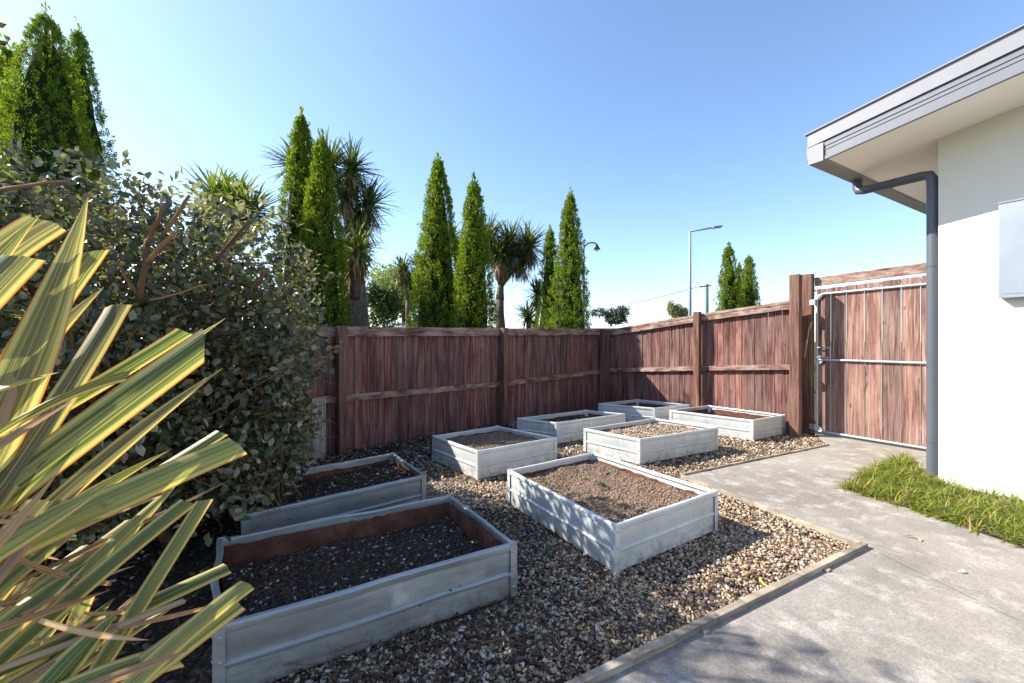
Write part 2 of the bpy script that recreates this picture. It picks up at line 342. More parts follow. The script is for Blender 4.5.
# ---------------------------------------------------------------- planters
def planter(label, quad, h=.24, soil_z=.15, soil='soil', lip_wave=.006, dent=0.0, linerh=.045, seed=0, chips=0, fill='clod'):
    ST = M['shadedoldsteel' if seed in (1,2) else 'steel']
    """quad: top corners at height h, order around"""
    c = sum(quad, Vector())/4; c.z = 0
    t = thing('planter_bed', label, 'planter', c, 'raised metal planter beds on the gravel')
    q4 = [Vector((p.x, p.y, 0)) for p in quad]
    ar = sum(q4[i].x*q4[(i+1)%4].y-q4[(i+1)%4].x*q4[i].y for i in range(4))
    if ar < 0: q4.reverse()
    prof = [(0,-.01),(0,.086),(.008,.094),(.0095,.103),(.004,.108),(-.002,.111),(0,.116),(0,.203),(-.003,.2055),(.0065,.211),(.0085,.217),(.0085,.234),(.002,.2405),(-.014,.2405),(-.017,.236),(-.017,.222),(-.005,.217),(-.005,-.01)]
    for i in range(4):
        a, b = q4[i], q4[(i+1)%4]; d = (b-a); L = d.length; d.normalize(); nrm = Vector((d.y, -d.x, 0)); nseg = max(8, int(L/.035))
        V = []; Fc = []; k = len(prof)
        for s in range(nseg+1):
            u = s/nseg; p = a+d*(L*u)
            env = math.sin(math.pi*u)
            for (o, z) in prof:
                zz = z*h/.24
                w = mnoise.noise(Vector((u*L*3.2+seed*7.1+i*3, z*7, seed)))
                off = o+(.5*lip_wave+dent)*w*env*(1.2 if z > .2 else .8)
                zz += (lip_wave*.35*mnoise.noise(Vector((u*L*5, seed*3+i, 4)))*env if z > .2 else 0)
                V.append(p+nrm*off+Vector((0,0,zz)))
            if s:
                for m_ in range(k-1): Fc.append(((s-1)*k+m_, s*k+m_, s*k+m_+1, (s-1)*k+m_+1))
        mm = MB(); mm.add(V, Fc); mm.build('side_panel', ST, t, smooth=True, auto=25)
        # lining with a ragged upper edge
        mm = MB(); V = []; Fc = []; a2, b2 = a-nrm*.0105+d*.004, b-nrm*.0105-d*.004; n2 = nseg*3
        for s in range(n2+1):
            u = s/n2; p = a2+(b2-a2)*u; top = h-linerh+.011*mnoise.noise(Vector((u*L*9+seed, i*5.0, 0)))+.006*mnoise.noise(Vector((u*L*30, i, seed)))
            top -= .02*max(0, mnoise.noise(Vector((u*L*2.2, i+seed, 7))))
            wv = (.5*lip_wave+dent)*mnoise.noise(Vector((u*L*3.2+seed*7.1+i*3, 1.0, seed)))*math.sin(math.pi*u)*.8-dent*.35
            V += [p+nrm*wv+Vector((0,0,.03)), p+nrm*wv+Vector((0,0,top))]
            if s: Fc.append((2*s-2, 2*s-1, 2*s+1, 2*s))
        mm.add(V, Fc); mm.build('liner', M['liner'], t)
    for i in range(4):      # folded corner angles with rivets
        p = q4[i]; d1 = (q4[(i+1)%4]-p).normalized(); d0 = (q4[i-1]-p).normalized(); n1 = Vector((d1.y,-d1.x,0)); n0 = Vector((-d0.y,d0.x,0))
        o = p+n1*.0095+n0*.0095; zt = Vector((0,0,h+.004)); zb = Vector((0,0,-.01)); w = .036
        th = .002; P_ = [o+d1*w, o+d1*.006, o-(n1+n0)*.001, o+d0*.006, o+d0*w, o+d0*w-n0*th, o-(n1+n0)*th*2, o+d1*w-n1*th]
        mm = MB(); mm.add([x+zb for x in P_]+[x+zt for x in P_], [(j, (j+1)%8, (j+1)%8+8, j+8) for j in range(8)]+[tuple(range(8,16))])
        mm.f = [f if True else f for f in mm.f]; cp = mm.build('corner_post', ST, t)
        for dd, nn in (((d1, n1), (d0, n0)) if seed in (1,2,3,6) else ()):
            for z in (.04, .12, .205):
                mm = MB(); cc = o+dd*.02+Vector((0,0,z)); mm.tube([cc-nn*.001, cc+nn*.0025, cc+nn*.0035], [.0055,.005,.002], 8); mm.build('rivet', M['galv'], cp, smooth=True)
        mm = MB(); ins = p-n1*.012-n0*.012
        for dd, nn in ((d1, n1), (d0, n0)): mm.box(ins, dd*.03, -nn*.002, Vector((0,0,h+.001)))
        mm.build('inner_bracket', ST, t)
    # soil
    nn = 40; V = []; Fc = []
    a, b, c_, d_ = [q4[i]+( (sum(q4, Vector())/4-q4[i]).normalized()*.012) for i in range(4)]
    def srf(u, v):
        p = (a*(1-u)+b*u)*(1-v)+(d_*(1-u)+c_*u)*v
        z = soil_z+.022*mnoise.noise(Vector((p.x*4, p.y*4, seed)))+.012*mnoise.noise(Vector((p.x*14, p.y*14, seed)))+.006*mnoise.noise(Vector((p.x*45, p.y*45, seed)))
        return Vector((p.x, p.y, z))
    for i in range(nn+1):
        for j in range(nn+1): V.append(srf(i/nn, j/nn))
    for i in range(nn):
        for j in range(nn): Fc.append((i*(nn+1)+j, (i+1)*(nn+1)+j, (i+1)*(nn+1)+j+1, i*(nn+1)+j+1))
    mm = MB(); mm.add(V, Fc); so = mm.build('soil', M[soil], t, smooth=True)
    if chips:
        pos = np.array([srf(*p) for p in rng.random((chips, 2))]); 
        if fill == 'chip': sc = rng.uniform(.4, 1.5, chips); sx, sy, sz = sc*.006, sc*.012, sc*.003
        else: sc = rng.gamma(2.2, .45, chips).clip(.3, 3.4); sx, sy, sz = sc*.0036, sc*.0048, sc*.003
        if fill == 'pebble': sc = rng.uniform(.7, 1.5, chips); sx, sy, sz = sc*.006, sc*.008, sc*.0045
        M_ = frames(rdir(chips)*np.array([1,1,.35]), rdir(chips)*.5+np.array([0,0,1]), sx, sy, sz)
        V, Fc = bake(ICO[0], ICO[1], M_, pos); fast_mesh({'chip':'bark_chips','clod':'soil_clods','pebble':'pebbles'}[fill], V, Fc, M[fill], so, smooth=fill != 'chip')['kind'] = 'stuff'
    return t, srf
gr = (1+5**.5)/2
ICO = (np.array([(-1,gr,0),(1,gr,0),(-1,-gr,0),(1,-gr,0),(0,-1,gr),(0,1,gr),(0,-1,-gr),(0,1,-gr),(gr,0,-1),(gr,0,1),(-gr,0,-1),(-gr,0,1)])/1.9,
       np.array([(0,11,5),(0,5,1),(0,1,7),(0,7,10),(0,10,11),(1,5,9),(5,11,4),(11,10,2),(10,7,6),(7,1,8),(3,9,4),(3,4,2),(3,2,6),(3,6,8),(3,8,9),(4,9,5),(2,4,11),(6,2,10),(8,6,7),(9,8,1)]))
HT = .24
def Q(*pp): return [G(x, y, HT) for x, y in pp]
QA = Q((216,626.7),(514.7,543),(450.7,495)); QA.append(QA[0]+(QA[2]-QA[1])+Vector((-.03,0,0)))
QB = Q((424.6,475),(393.6,453)); dB = (G(248,514,HT)-QB[0]).normalized(); QB = [QB[0]+dB*1.1, QB[0], QB[1], QB[1]+dB*1.1]
QC = Q((509,469.9),(593.5,452.2),(715.9,490.8),(615.4,525.3))
QD = Q((433.2,435.7),(497.5,426),(556,437.4),(478,451))
QE = Q((521,418.3),(586,410),(624.5,413.6),(557,422.6)); QE[0] = QE[3]+(QE[1]-QE[2])
QF = Q((584.5,428.4),(654.8,418.2),(717.3,427.5),(640,439))
QG = Q((599,403.4),(637,399.3),(689,404.6),(654.8,408))
QH = Q((670,410),(711,405),(789.4,413.5),(753,420))
quads = []
_b0, _c0, _d1 = G(340,453), G(604.5,405), G(800,435)
def keep_in(qd):
    for a, b in ((_b0, _c0), (_c0, _d1)):
        d = (b-a).normalized(); n_ = Vector((d.y, -d.x, 0)); 
        if n_.y > 0: n_ = -n_
        m_ = min((Vector((p.x,p.y,0))-a).dot(n_) for p in qd); print('fence gap', round(m_, 3))
        if m_ < .03:
            for p in qd:
                g = (Vector((p.x,p.y,0))-a).dot(n_)
                if g < .03: p += n_*(.03-g)
for qd in (QB, QD, QE, QF, QG, QH): keep_in(qd)
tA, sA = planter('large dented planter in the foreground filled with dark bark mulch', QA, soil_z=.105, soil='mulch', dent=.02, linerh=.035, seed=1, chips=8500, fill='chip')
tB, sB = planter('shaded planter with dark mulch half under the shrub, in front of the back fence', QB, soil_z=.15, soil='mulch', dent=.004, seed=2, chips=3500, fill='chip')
tC, sC = planter('sunlit planter of dry brown soil with small weeds, nearest the path', QC, soil_z=.17, soil='soil', dent=.002, seed=3, chips=9000, linerh=.05)
tD, sD = planter('planter with thin grass sprigs against the back fence, right of the shaded mulch bed', QD, soil_z=.19, soil='soil', dent=.002, seed=4, chips=2500)
tE, sE = planter('long half shaded planter beside the back fence, left of the corner bed', QE, soil_z=.16, soil='mulch', dent=.002, seed=5, chips=1200, fill='chip')
tF, sF = planter('planter topped up with pale gravel in the middle of the yard', QF, soil_z=.19, soil='gravelbase', dent=.003, seed=6, chips=3800, fill='pebble')
tG, sG = planter('farthest planter standing in the shaded corner of the two fences', QG, soil_z=.135, soil='mulch', dent=.001, seed=8)
tH, sH = planter('sunlit planter with reddish soil against the right fence beside the gate post', QH, soil_z=.135, soil='mulch', dent=.001, seed=9)
ALLQ = [QA, QB, QC, QD, QE, QF, QG, QH]

# weeds in the beds
def weed(name, p, n, size, label, group):
    V = []; 
    pos = np.repeat(np.array([p]), n, 0)+rng.normal(size=(n,3))*size*.25*np.array([1,1,0])
    d = rng.normal(size=(n,3)); d[:,2] = abs(d[:,2])*.9+.4
    lf = np.array([(0,0,0),(-.28,.4,.06),(0,1,0),(.28,.4,.06)]); ff = np.array([(0,1,2,3)])
    V, Fc = bake(lf, ff, frames(d, np.array([[0,0,1.]]).repeat(n,0)+rng.normal(size=(n,3))*.3, size*.6, size*rng.uniform(.5,1.2,n), size), pos)
    o = fast_mesh(name, V, Fc, M['weed']); tag(o, label, 'weed', group)
for (s_, u_, v_, size, lab, g_) in ():
    pass
def uvof(srf, px, py):
    best = None
    for i in range(21):
        for j in range(21):
            p = srf(i/20, j/20); x = 512+F*p.x/p.y; y = HOR-F*(p.z-EYE)/p.y; e = (x-px)**2+(y-py)**2
            if best is None or e < best[0]: best = (e, p)
    return best[1]
wl = dict(zip(((545,484),(560,487),(566,480),(581,497),(603,485),(541,478),(588,479),(570,491)), ('low weed by the left side of the brown soil planter','weed in the brown soil planter, just right of the leftmost pair','weed at the shade edge in the left half of the brown soil planter','weed nearest the front corner in the brown soil planter','biggest rightmost weed in the brown soil planter','weed in the leftmost corner of the brown soil planter','weed in the shadow at the back of the brown soil planter','weed in the middle of the brown soil planter, ahead of the others')))
g1 = 'small weeds in the brown soil bed'
for px, py in ((545,484),(560,487),(566,480),(581,497),(603,485),(541,478),(588,479),(570,491)):
    weed('weed', uvof(sC, px, py), 16 if px != 603 else 26, .022 if px != 603 else .03, wl[(px,py)], g1)
for px, py in ((472,447),(480,445),(489,446)):
    weed('weed', uvof(sD, px, py), 14, .03, {472:'leftmost',480:'middle',489:'rightmost'}[px]+' of three green sprigs in the planter by the back fence', 'sprigs in the bed by the back fence')
weed('weed', uvof(sB, 341,480), 24, .04, 'upright weed in the shaded mulch bed, the left one', None)
weed('weed', uvof(sB, 386,478), 24, .035, 'upright weed in the shaded mulch bed, the right one near its corner', None)
weed('weed', uvof(sA, 393,540), 14, .022, 'lone seedling in the mulch of the large foreground planter', None)
weed('weed', G(757,445), 16, .035, 'weed growing at the foot of the planter beside the gate post', None)
weed('weed', G(548,548), 14, .03, 'weed growing in the gravel left of the brown soil planter', None)

# ---------------------------------------------------------------- gravel stones
def inq(x, y, quad):
    c = False
    for i in range(4):
        a, b = quad[i], quad[i-1]
        if (a.y > y) != (b.y > y) and x < (b.x-a.x)*(y-a.y)/(b.y-a.y)+a.x: c = not c
    return c
def free(x, y): return not in_path(x, y) and not any(inq(x, y, q_) for q_ in ALLQ)
def scatter(n, x0, x1, y0, y1):
    X = rng.uniform(x0, x1, n); Y = rng.uniform(y0, y1, n); keep = np.array([abs(a/b) < 1.35 and free(a, b) for a, b in zip(X, Y)]); return np.stack([X[keep], Y[keep]], 1)
A1 = scatter(23000, -.9, 2.1, 1.25, 2.1); A2 = scatter(36000, -1.2, 2.2, 2.1, 3.6); A3 = scatter(36000, -2.2, 4.2, 3.6, 6.8)
def stones(pts2, size, name='gravel'):
    n = len(pts2); sc = size*rng.gamma(7, 1/7, n).clip(.45, 2.0)
    pos = np.column_stack([pts2, -.018+sc*.5*rng.uniform(.2,1.3,n)+.012*np.array([mnoise.noise(Vector((x*2.5,y*2.5,0))) for x, y in pts2]).clip(-.6,.8)])
    M_ = frames(rdir(n)*np.array([1,1,.4]), rdir(n)*.7+np.array([0,0,1]), sc*rng.uniform(.55,.85,n), sc*rng.uniform(.9,1.3,n), sc*rng.uniform(.4,.65,n))
    tv = ICO[0]*(1+.12*np.sin(np.arange(12)*2.4))[:,None]
    return bake(tv, ICO[1], M_, pos)
V1, F1 = stones(A1, .0073); V2, F2 = stones(A2, .008); V3, F3 = stones(A3, .0105)
V = np.concatenate([V1, V2, V3]); Fc = np.concatenate([F1, F2+len(V1), F3+len(V1)+len(V2)])
tag(fast_mesh('gravel', V, Fc, M['pebble'], smooth=True), 'loose brown and cream river pebbles covering the yard round the planters', 'gravel', kind='stuff')
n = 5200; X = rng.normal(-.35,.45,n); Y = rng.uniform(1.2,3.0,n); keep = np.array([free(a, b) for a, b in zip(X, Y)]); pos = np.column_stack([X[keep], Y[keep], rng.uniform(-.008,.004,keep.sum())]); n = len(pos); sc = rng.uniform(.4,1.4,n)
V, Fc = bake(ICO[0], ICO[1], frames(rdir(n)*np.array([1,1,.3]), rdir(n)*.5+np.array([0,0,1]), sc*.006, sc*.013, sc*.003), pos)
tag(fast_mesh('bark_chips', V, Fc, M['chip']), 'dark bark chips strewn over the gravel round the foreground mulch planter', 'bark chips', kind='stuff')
# leaf litter and bark under flax and shrub and along the back fence
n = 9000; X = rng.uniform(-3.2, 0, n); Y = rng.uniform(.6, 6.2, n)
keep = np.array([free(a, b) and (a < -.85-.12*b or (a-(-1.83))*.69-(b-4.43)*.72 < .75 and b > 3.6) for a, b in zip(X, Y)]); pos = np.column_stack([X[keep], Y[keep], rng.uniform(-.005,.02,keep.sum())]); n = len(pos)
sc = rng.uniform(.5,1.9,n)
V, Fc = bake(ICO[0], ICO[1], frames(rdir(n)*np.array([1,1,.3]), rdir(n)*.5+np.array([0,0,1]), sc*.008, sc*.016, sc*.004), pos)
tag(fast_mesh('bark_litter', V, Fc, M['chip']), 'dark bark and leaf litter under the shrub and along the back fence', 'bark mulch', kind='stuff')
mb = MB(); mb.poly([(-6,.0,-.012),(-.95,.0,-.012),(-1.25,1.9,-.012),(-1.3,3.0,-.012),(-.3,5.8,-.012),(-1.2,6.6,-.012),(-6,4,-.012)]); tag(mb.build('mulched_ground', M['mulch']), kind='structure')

# ---------------------------------------------------------------- fences
def fence(label, bays, posts, inward, bt=.018, bw=.088):
    """bays: list of (a, b, top_a, top_b, railz list[(za,zb)]) in plan"""
    t = thing('board_fence', label, 'fence', posts[0][0])
    for (a, b, ta, tb, rz) in bays:
        d = (b-a); L = d.length; d.normalize(); nrm = Vector(inward).normalized()
        nb = round(L/(bw)); w = L/nb; m_ = MB()
        for i in range(nb):
            lap = (i % 2)*.006+random.uniform(-.002,.003); s0 = i*w+.0025; s1 = (i+1)*w-.0025+random.uniform(-.003,.001)
            za = ta+(tb-ta)*s0/L-.05+random.uniform(-.006,.006); zb = ta+(tb-ta)*s1/L-.05
            o = a-nrm*(bt+lap); X0 = o+d*s0; X1 = o+d*s1
            Z0 = Vector((0,0,-.03))
            vs = [X0+Z0, X1+Z0, X1+nrm*bt+Z0, X0+nrm*bt+Z0]; vt = [Vector((*v.xy, z)) for v, z in zip(vs, (za, zb, zb, za))]
            if (X1-X0).cross(nrm).z < 0: m_.add(vs+vt, [(3,2,1,0)[::-1],(4,5,6,7)[::-1],(0,1,5,4)[::-1],(1,2,6,5)[::-1],(2,3,7,6)[::-1],(3,0,4,7)[::-1]])
            else: m_.add(vs+vt, [(3,2,1,0),(4,5,6,7),(0,1,5,4),(1,2,6,5),(2,3,7,6),(3,0,4,7)])
        m_.build('board_panel', M['board'], t)
        for (za, zb) in rz:
            m_ = MB(); m_.beam(a+nrm*.026+Vector((0,0,za)), b+nrm*.026+Vector((0,0,zb)), .045, .07); m_.build('rail', M['rail'], t, bevel=.003)
        m_ = MB(); m_.beam(a+nrm*.012-d*.0+Vector((0,0,ta-.02)), b+nrm*.012+Vector((0,0,tb-.02)), .085, .04); m_.build('cap_rail', M['rail'], t, bevel=.004)
    for (p, zt, w) in posts:
        m_ = MB(); nrm = Vector(inward).normalized(); tn = Vector((-nrm.y, nrm.x, 0)); m_.box(p+nrm*.054-tn*w/2-Vector((0,0,.05)), tn*w, nrm*w, (0,0,zt+.05)); m_.build('post', M['post'], t, bevel=.004)
    return t
def zat(p, py): return EYE+(HOR-py)/F*p.y
def atpx(a, b, px):   # plan point on line ab at image column px
    r = (px-512)/F; d = b-a; t = (r*a.y-a.x)/(d.x-r*d.y); return a+d*t
B0 = G(340,453); B1 = G(502,424); C0 = G(604.5,405)
dirB = (C0-B0).normalized(); C0 = B0+dirB*((C0-B0).length)
inB = Vector((dirB.y, -dirB.x, 0))
def ztop(p, py): return zat(p, py)
Lx = B0-dirB*2.3
L2 = Lx-dirB*2.3
pB0, pB1 = B0-inB*.06, B1-inB*.06
def bz(p, y0, x0, y1, x1):
    x = 512+F*p.x/p.y; return zat(p, y0+(y1-y0)*(x-x0)/(x1-x0))
B = [L2, Lx, B0, B1, C0]
tops = [1.27, 1.27, zat(B0, 326.5), zat(B1, 328.3), zat(C0, 329)]
mids = [.62,.62, zat(B0, 398.7), zat(B1, 384), zat(C0, 371.5)]
subs = [1.19,1.19, zat(B0, 334), zat(B1, 334), zat(C0, 334)]
off = -inB*.05
bays = [(B[i]+off, B[i+1]+off, tops[i], tops[i+1], [(mids[i], mids[i+1]), (tops[i]-.075, tops[i+1]-.075)]) for i in range(4)]
fence('shaded reddish brown board fence with rails running behind the beds', bays, [(B0+off, tops[2]+.005, .085), (B1+off, tops[3]+.005, .085), (Lx+off, 1.27, .085), (C0+off-dirB*.12, tops[4], .08)], inB)
D1 = G(800,435); dirC = (D1-C0).normalized(); inC = Vector((dirC.y, -dirC.x, 0))
if inC.dot(Vector((-1,-1,0))) < 0: inC = -inC
Cm = atpx(C0, D1, 699)
offc = -inC*.05; Dq = D1-dirC*.05
tC_ = [zat(C0, 330.5), zat(Cm, 314), zat(Dq, 299.5)]; mC = [zat(C0, 370.5), zat(Cm, 368.5), zat(Dq, 367)]
bays = [(C0+offc, Cm+offc, tC_[0], tC_[1], [(mC[0], mC[1]), (tC_[0]-.08, tC_[1]-.08)]), (Cm+offc, Dq+offc, tC_[1], tC_[2], [(mC[1], mC[2]), (tC_[1]-.08, tC_[2]-.08)])]
fence('sunlit reddish board fence between the far corner and the gate', bays, [(C0+offc+dirC*.09, tC_[0]+.01, .07), (Cm+offc, tC_[1]+.03, .09), (Dq+offc+dirC*.02, zat(D1, 275), .11)], inC)
# pale plank standing at the fence behind the shrub
p = G(303,462); m_ = MB(); m_.box(p-Vector((.09,0,.02)), (.13,.09,0), (-.02,.03,0), (0,0,zat(p,405)+.02)); m_.box(p+Vector((.045,.09,-.02)), (.11,.075,0), (-.02,.03,0), (0,0,zat(p,405)+.07))
tag(m_.build('timber_plank', M['pale'], bevel=.003), 'pale unpainted timber planks standing against the left end of the back fence', 'plank')

# ---------------------------------------------------------------- gate
g0 = G(816,434); g1_ = G(912,450); dg = (g1_-g0).normalized(); ng = Vector((dg.y, -dg.x, 0))
if ng.dot(Vector((-1,-1,0))) < 0: ng = -ng
gt = thing('wooden_gate', 'wide timber board gate in a white steel pipe frame at the end of the path', 'gate', g0)
gw = 1.62
topz = lambda s: zat(g0, 291)+.06*s
m_ = MB(); xs = [0, .15]
bwid = [.154,.165,.178,.165,.168,.162,.168,.16,.16]
s = .004
for w in bwid:
    a = g0+dg*s-ng*.02; zt = zat(g0,289)+.035*s+random.uniform(-.004,.004); m_.box(a+Vector((0,0,.05)), dg*(w-.009), -ng*.018, (0,0,zt-.05)); s += w
m_.build('board_panel', M['gateboard'], gt)
gend = s; fr = MB(); r = .0145; zt = zat(g0, 293)-.02; zb = .045; a = g0+dg*.01; b = g0+dg*gend
Z = lambda z: Vector((0,0,z))
fr.tube([a+Z(zb), a+Z(zt-.06), a+dg*.06+Z(zt), b-dg*.06+Z(zt+.02), b+Z(zt-.05), b+Z(zb)], r, 10)
fr.tube([a+Z(zb), b+Z(zb)], r, 10); mz = zat(g0, 359.5); fr.tube([a+Z(mz), b+Z(mz)], r, 10)
for z_, sg in ((zb, 1), (mz, 1), (mz, -1)):
    fr.poly([a+Z(z_)+ng*.004, a+dg*.09*1+Z(z_)+ng*.004, a+Z(z_+sg*.09)+ng*.004][::1]); 
fr.poly([a+Z(zt)+ng*.004, a+dg*.09+Z(zt)+ng*.004, a+Z(zt-.09)+ng*.004])
fr.build('gate_frame', M['galv'], gt, smooth=True, auto=40)
m_ = MB(); m_.tube([g0-dg*.05+Z(zt+.055)-ng*.04, b+dg*.2+Z(zt+.075)-ng*.04], .013, 8); m_.build('top_pipe', M['galv'], gt, smooth=True)
m_ = MB()
for s in np.cumsum([.155]+bwid[1:7]): 
    p = g0+dg*float(s)-ng*.012; m_.tube([p+Z(.2), p+Z(zt+.06)], .002, 6)
    m_.tube([p+Z(.2), p+Z(.06)], .0028, 6)
m_.build('wire_infill', M['galv'], gt)
for s in (.165, 1.235):
    m_ = MB(); p = g0+dg*s+ng*.02; q0 = -.15 if s < .5 else .09
    z0, z1 = mz+.03, mz+.155
    m_.tube([p+dg*q0+Z(z1), p+Z(z1), p+Z(z0), p+dg*q0+Z(z0)], .009, 8); m_.build('latch_loop', M['galv'], gt, smooth=True)
for z_ in (.09, zt-.1):
    m_ = MB(); m_.cbox(g0-dg*.035+Z(z_)+ng*.012, dg*.075, ng*.008, Z(.07)); m_.tube([g0-dg*.005+ng*.02+Z(z_-.04), g0-dg*.005+ng*.02+Z(z_+.04)], .012, 8); m_.build('hinge', M['galv'], gt, bevel=.002)
gs = thing('gate_frame_posts', 'tall brown timber gate post with a plank header across the top of the gate', 'gate post', g0)
m_ = MB(); p0 = g0-dg*.05-ng*.035; m_.cbox(p0-dg*.058+Z(zat(g0,273)/2-.02), dg*.12, ng*.085, Z(zat(g0,273)+.04)); m_.build('post', M['post'], gs, bevel=.004)
m_ = MB(); a = g0-dg*.05-ng*.1; b = a+dg*2.2
m_.beam(a+Z(zat(g0,281)), b+Z(zat(g0,281)+.055), .04, .11); m_.build('header', M['rail'], gs, bevel=.003)
m_ = MB(); pe = g0+dg*(gend+.1)-ng*.035; m_.cbox(pe+Z(.75), dg*.09, ng*.09, Z(1.6)); m_.build('post', M['post'], gs, bevel=.004)
# twine hanging on the post
m_ = MB(); m_.tube([P(812,322,5.1), P(809,330,5.08), P(807,345,5.08), P(805,358,5.1), P(807,340,5.07)], .003, 6); tag(m_.build('twine', M['dead']), 'pale twine hanging from the hinge side gate post', 'twine')

# ---------------------------------------------------------------- house
O = Vector((3.616,3.52,0)); U = Vector((.865,.502,0)); Wd = Vector((.502,-.865,0))
def H(u, w, z): return O+U*u+Wd*w+Vector((0,0,z))
PITCH = .13; SZ = lambda w: 2.92+PITCH*w
hs = thing('house', 'cream plastered house corner with grey eaves, gutter and steel roof', 'house', O)
m_ = MB()
m_.add([H(0,0,-.05),H(0,5,-.05),H(0,5,SZ(5)+.05),H(0,0,SZ(0)+.05)], [(0,1,2,3)]); m_.add([H(0,0,-.05),H(0,0,SZ(0)+.05),H(5,0,SZ(0)+.05),H(5,0,-.05)], [(0,1,2,3)])
m_.add([H(5,0,-.05),H(5,5,-.05),H(5,5,SZ(5)+.05),H(5,0,SZ(0)+.05)], [(3,2,1,0)]); m_.add([H(0,5,-.05),H(5,5,-.05),H(5,5,SZ(5)+.05),H(0,5,SZ(5)+.05)], [(3,2,1,0)])
m_.build('wall', M['plaster'], hs)
m_ = MB(); m_.add([H(-.6,-.575,SZ(-.575)),H(-.6,5.3,SZ(5.3)),H(5.3,5.3,SZ(5.3)),H(5.3,-.575,SZ(-.575))]+[H(-.6,-.575,SZ(-.575)+.02),H(-.6,5.3,SZ(5.3)+.02),H(5.3,5.3,SZ(5.3)+.02),H(5.3,-.575,SZ(-.575)+.02)], [(0,1,2,3),(7,6,5,4)]); m_.build('soffit', M['soffit'], hs)
def sloped(u0, u1, z0, z1, w0=-.575, w1=5.3):
    m_.add([H(u0,w0,SZ(w0)+z0),H(u1,w0,SZ(w0)+z0),H(u1,w0,SZ(w0)+z1),H(u0,w0,SZ(w0)+z1),H(u0,w1,SZ(w1)+z0),H(u1,w1,SZ(w1)+z0),H(u1,w1,SZ(w1)+z1),H(u0,w1,SZ(w1)+z1)],
           [(0,1,2,3),(7,6,5,4),(0,4,5,1),(1,5,6,2),(2,6,7,3),(3,7,4,0)])
m_ = MB(); sloped(-.625,-.603,-.022,.135); sloped(-.631,-.6245,-.022,.008); sloped(-.63,-.6245,.062,.07); sloped(-.631,-.6245,.095,.135); m_.build('barge_board', M['barge'], hs)
m_ = MB(); sloped(-.645,-.604,.142,.262,-.70); sloped(-.66,-.5,.2625,.272,-.72); m_.build('barge_cap', M['cap'], hs)
m_ = MB(); sloped(-.5,5.3,.235,.26,-.66); m_.build('roof', M['roof'], hs)
zg = SZ(-.575)
m_ = MB(); prof = [(-.577,zg-.03),(-.577,zg+.12),(-.58,zg+.12),(-.58,zg-.024),(-.69,zg-.024),(-.70,zg-.01),(-.70,zg+.11),(-.715,zg+.12),(-.715,zg+.126),(-.706,zg+.124),(-.706,zg-.014),(-.694,zg-.03)]
k = len(prof); m_.add([H(-.64,w,z) for w, z in prof]+[H(5.2,w,z) for w, z in prof], [(i,(i+1)%k,(i+1)%k+k,i+k) for i in range(k)])
m_.poly([H(-.641,-.577,zg-.03),H(-.641,-.577,zg+.13),H(-.641,-.71,zg+.13),H(-.641,-.70,zg-.03)]); m_.build('gutter', M['gutter'], hs)
m_ = MB(); r = .040
run = [H(.20,-.635,zg-.02),H(.20,-.635,zg-.10),H(.19,-.62,zg-.135),H(.175,-.57,zg-.15),H(.075,-.12,2.66),H(.07,-.075,2.65),H(.066,-.055,2.61),H(.066,-.052,2.5),H(.066,-.052,.04)]
m_.tube(run, r, 16); dp = m_.build('downpipe', M['pipe'], hs, smooth=True, auto=60)
for z in (.33, 1.85):
    m_ = MB(); m_.tube([H(.066,-.052,z),H(.066,-.052,z+.025)], r+.004, 16); m_.build('pipe_bracket', M['pipe'], dp, smooth=True, auto=50)
mbx = MB(); mbx.box(H(-.075,.35,1.53), U*.073, Wd*.5, (0,0,.72)); bx = mbx.build('meter_box', M['box'], hs, bevel=.004)
mbx = MB(); mbx.box(H(-.0775,.372,1.56), U*.003, Wd*.455, (0,0,.66)); dr = mbx.build('box_door', M['box'], bx, bevel=.0012)
mbx = MB(); mbx.box(H(-.055,.50,1.47), U*.053, Wd*.34, (0,0,.058)); mbx.build('box_outlet', M['cap'], bx, bevel=.003)
mbx = MB(); mbx.box(H(-.08,.348,2.252), U*.08, Wd*.505, (0,0,.012)); mbx.build('box_lid', M['cap'], bx)

# ---------------------------------------------------------------- border grass by the house
n = 12500; 
poly = [G(842,489), G(868,497), G(905,508), G(960,527), G(1024,549), Vector((3.4,1.6,0)), Vector((3.9,2.6,0)), Vector((3.616,3.5,0)), Vector((3.75,3.85,0)), G(905,458), G(870,470)]
def inp(x, y, pl):
    c = False
    for i in range(len(pl)):
        a, b = pl[i], pl[i-1]
        if (a.y > y) != (b.y > y) and x < (b.x-a.x)*(y-a.y)/(b.y-a.y)+a.x: c = not c
    return c
cl = []
while len(cl) < 700:
    x, y = random.uniform(2.3,4.1), random.uniform(1.6,4.7)
    if inp(x, y, poly) and not ((Vector((x,y,0))-O).dot(U) > -.01 and (Vector((x,y,0))-O).dot(Wd) > -.0): cl.append((x, y))
cl = np.array(cl); idx = rng.integers(0, len(cl), n)
pos = np.column_stack([cl[idx]+rng.normal(size=(n,2))*.018, np.zeros(n)-.0])
d = np.column_stack([rng.normal(size=(n,2))*1.0, rng.uniform(.45,1.2,n)])
bt = np.array([(-.5,0,0),(.5,0,0),(-.45,.35,.02),(.45,.35,.02),(-.35,.7,-.1),(.35,.7,-.1),(-.06,1.02,-.36),(.06,1.02,-.36)]); bf = np.array([(0,1,3,2),(2,3,5,4),(4,5,7,6)])
ln = rng.uniform(.06,.135,n)
V, Fc = bake(bt, bf, frames(d, np.array([[0,0,1.]]).repeat(n,0), rng.uniform(.0045,.009,n), ln, ln), pos)
V[:,2] = np.maximum(V[:,2], .01)
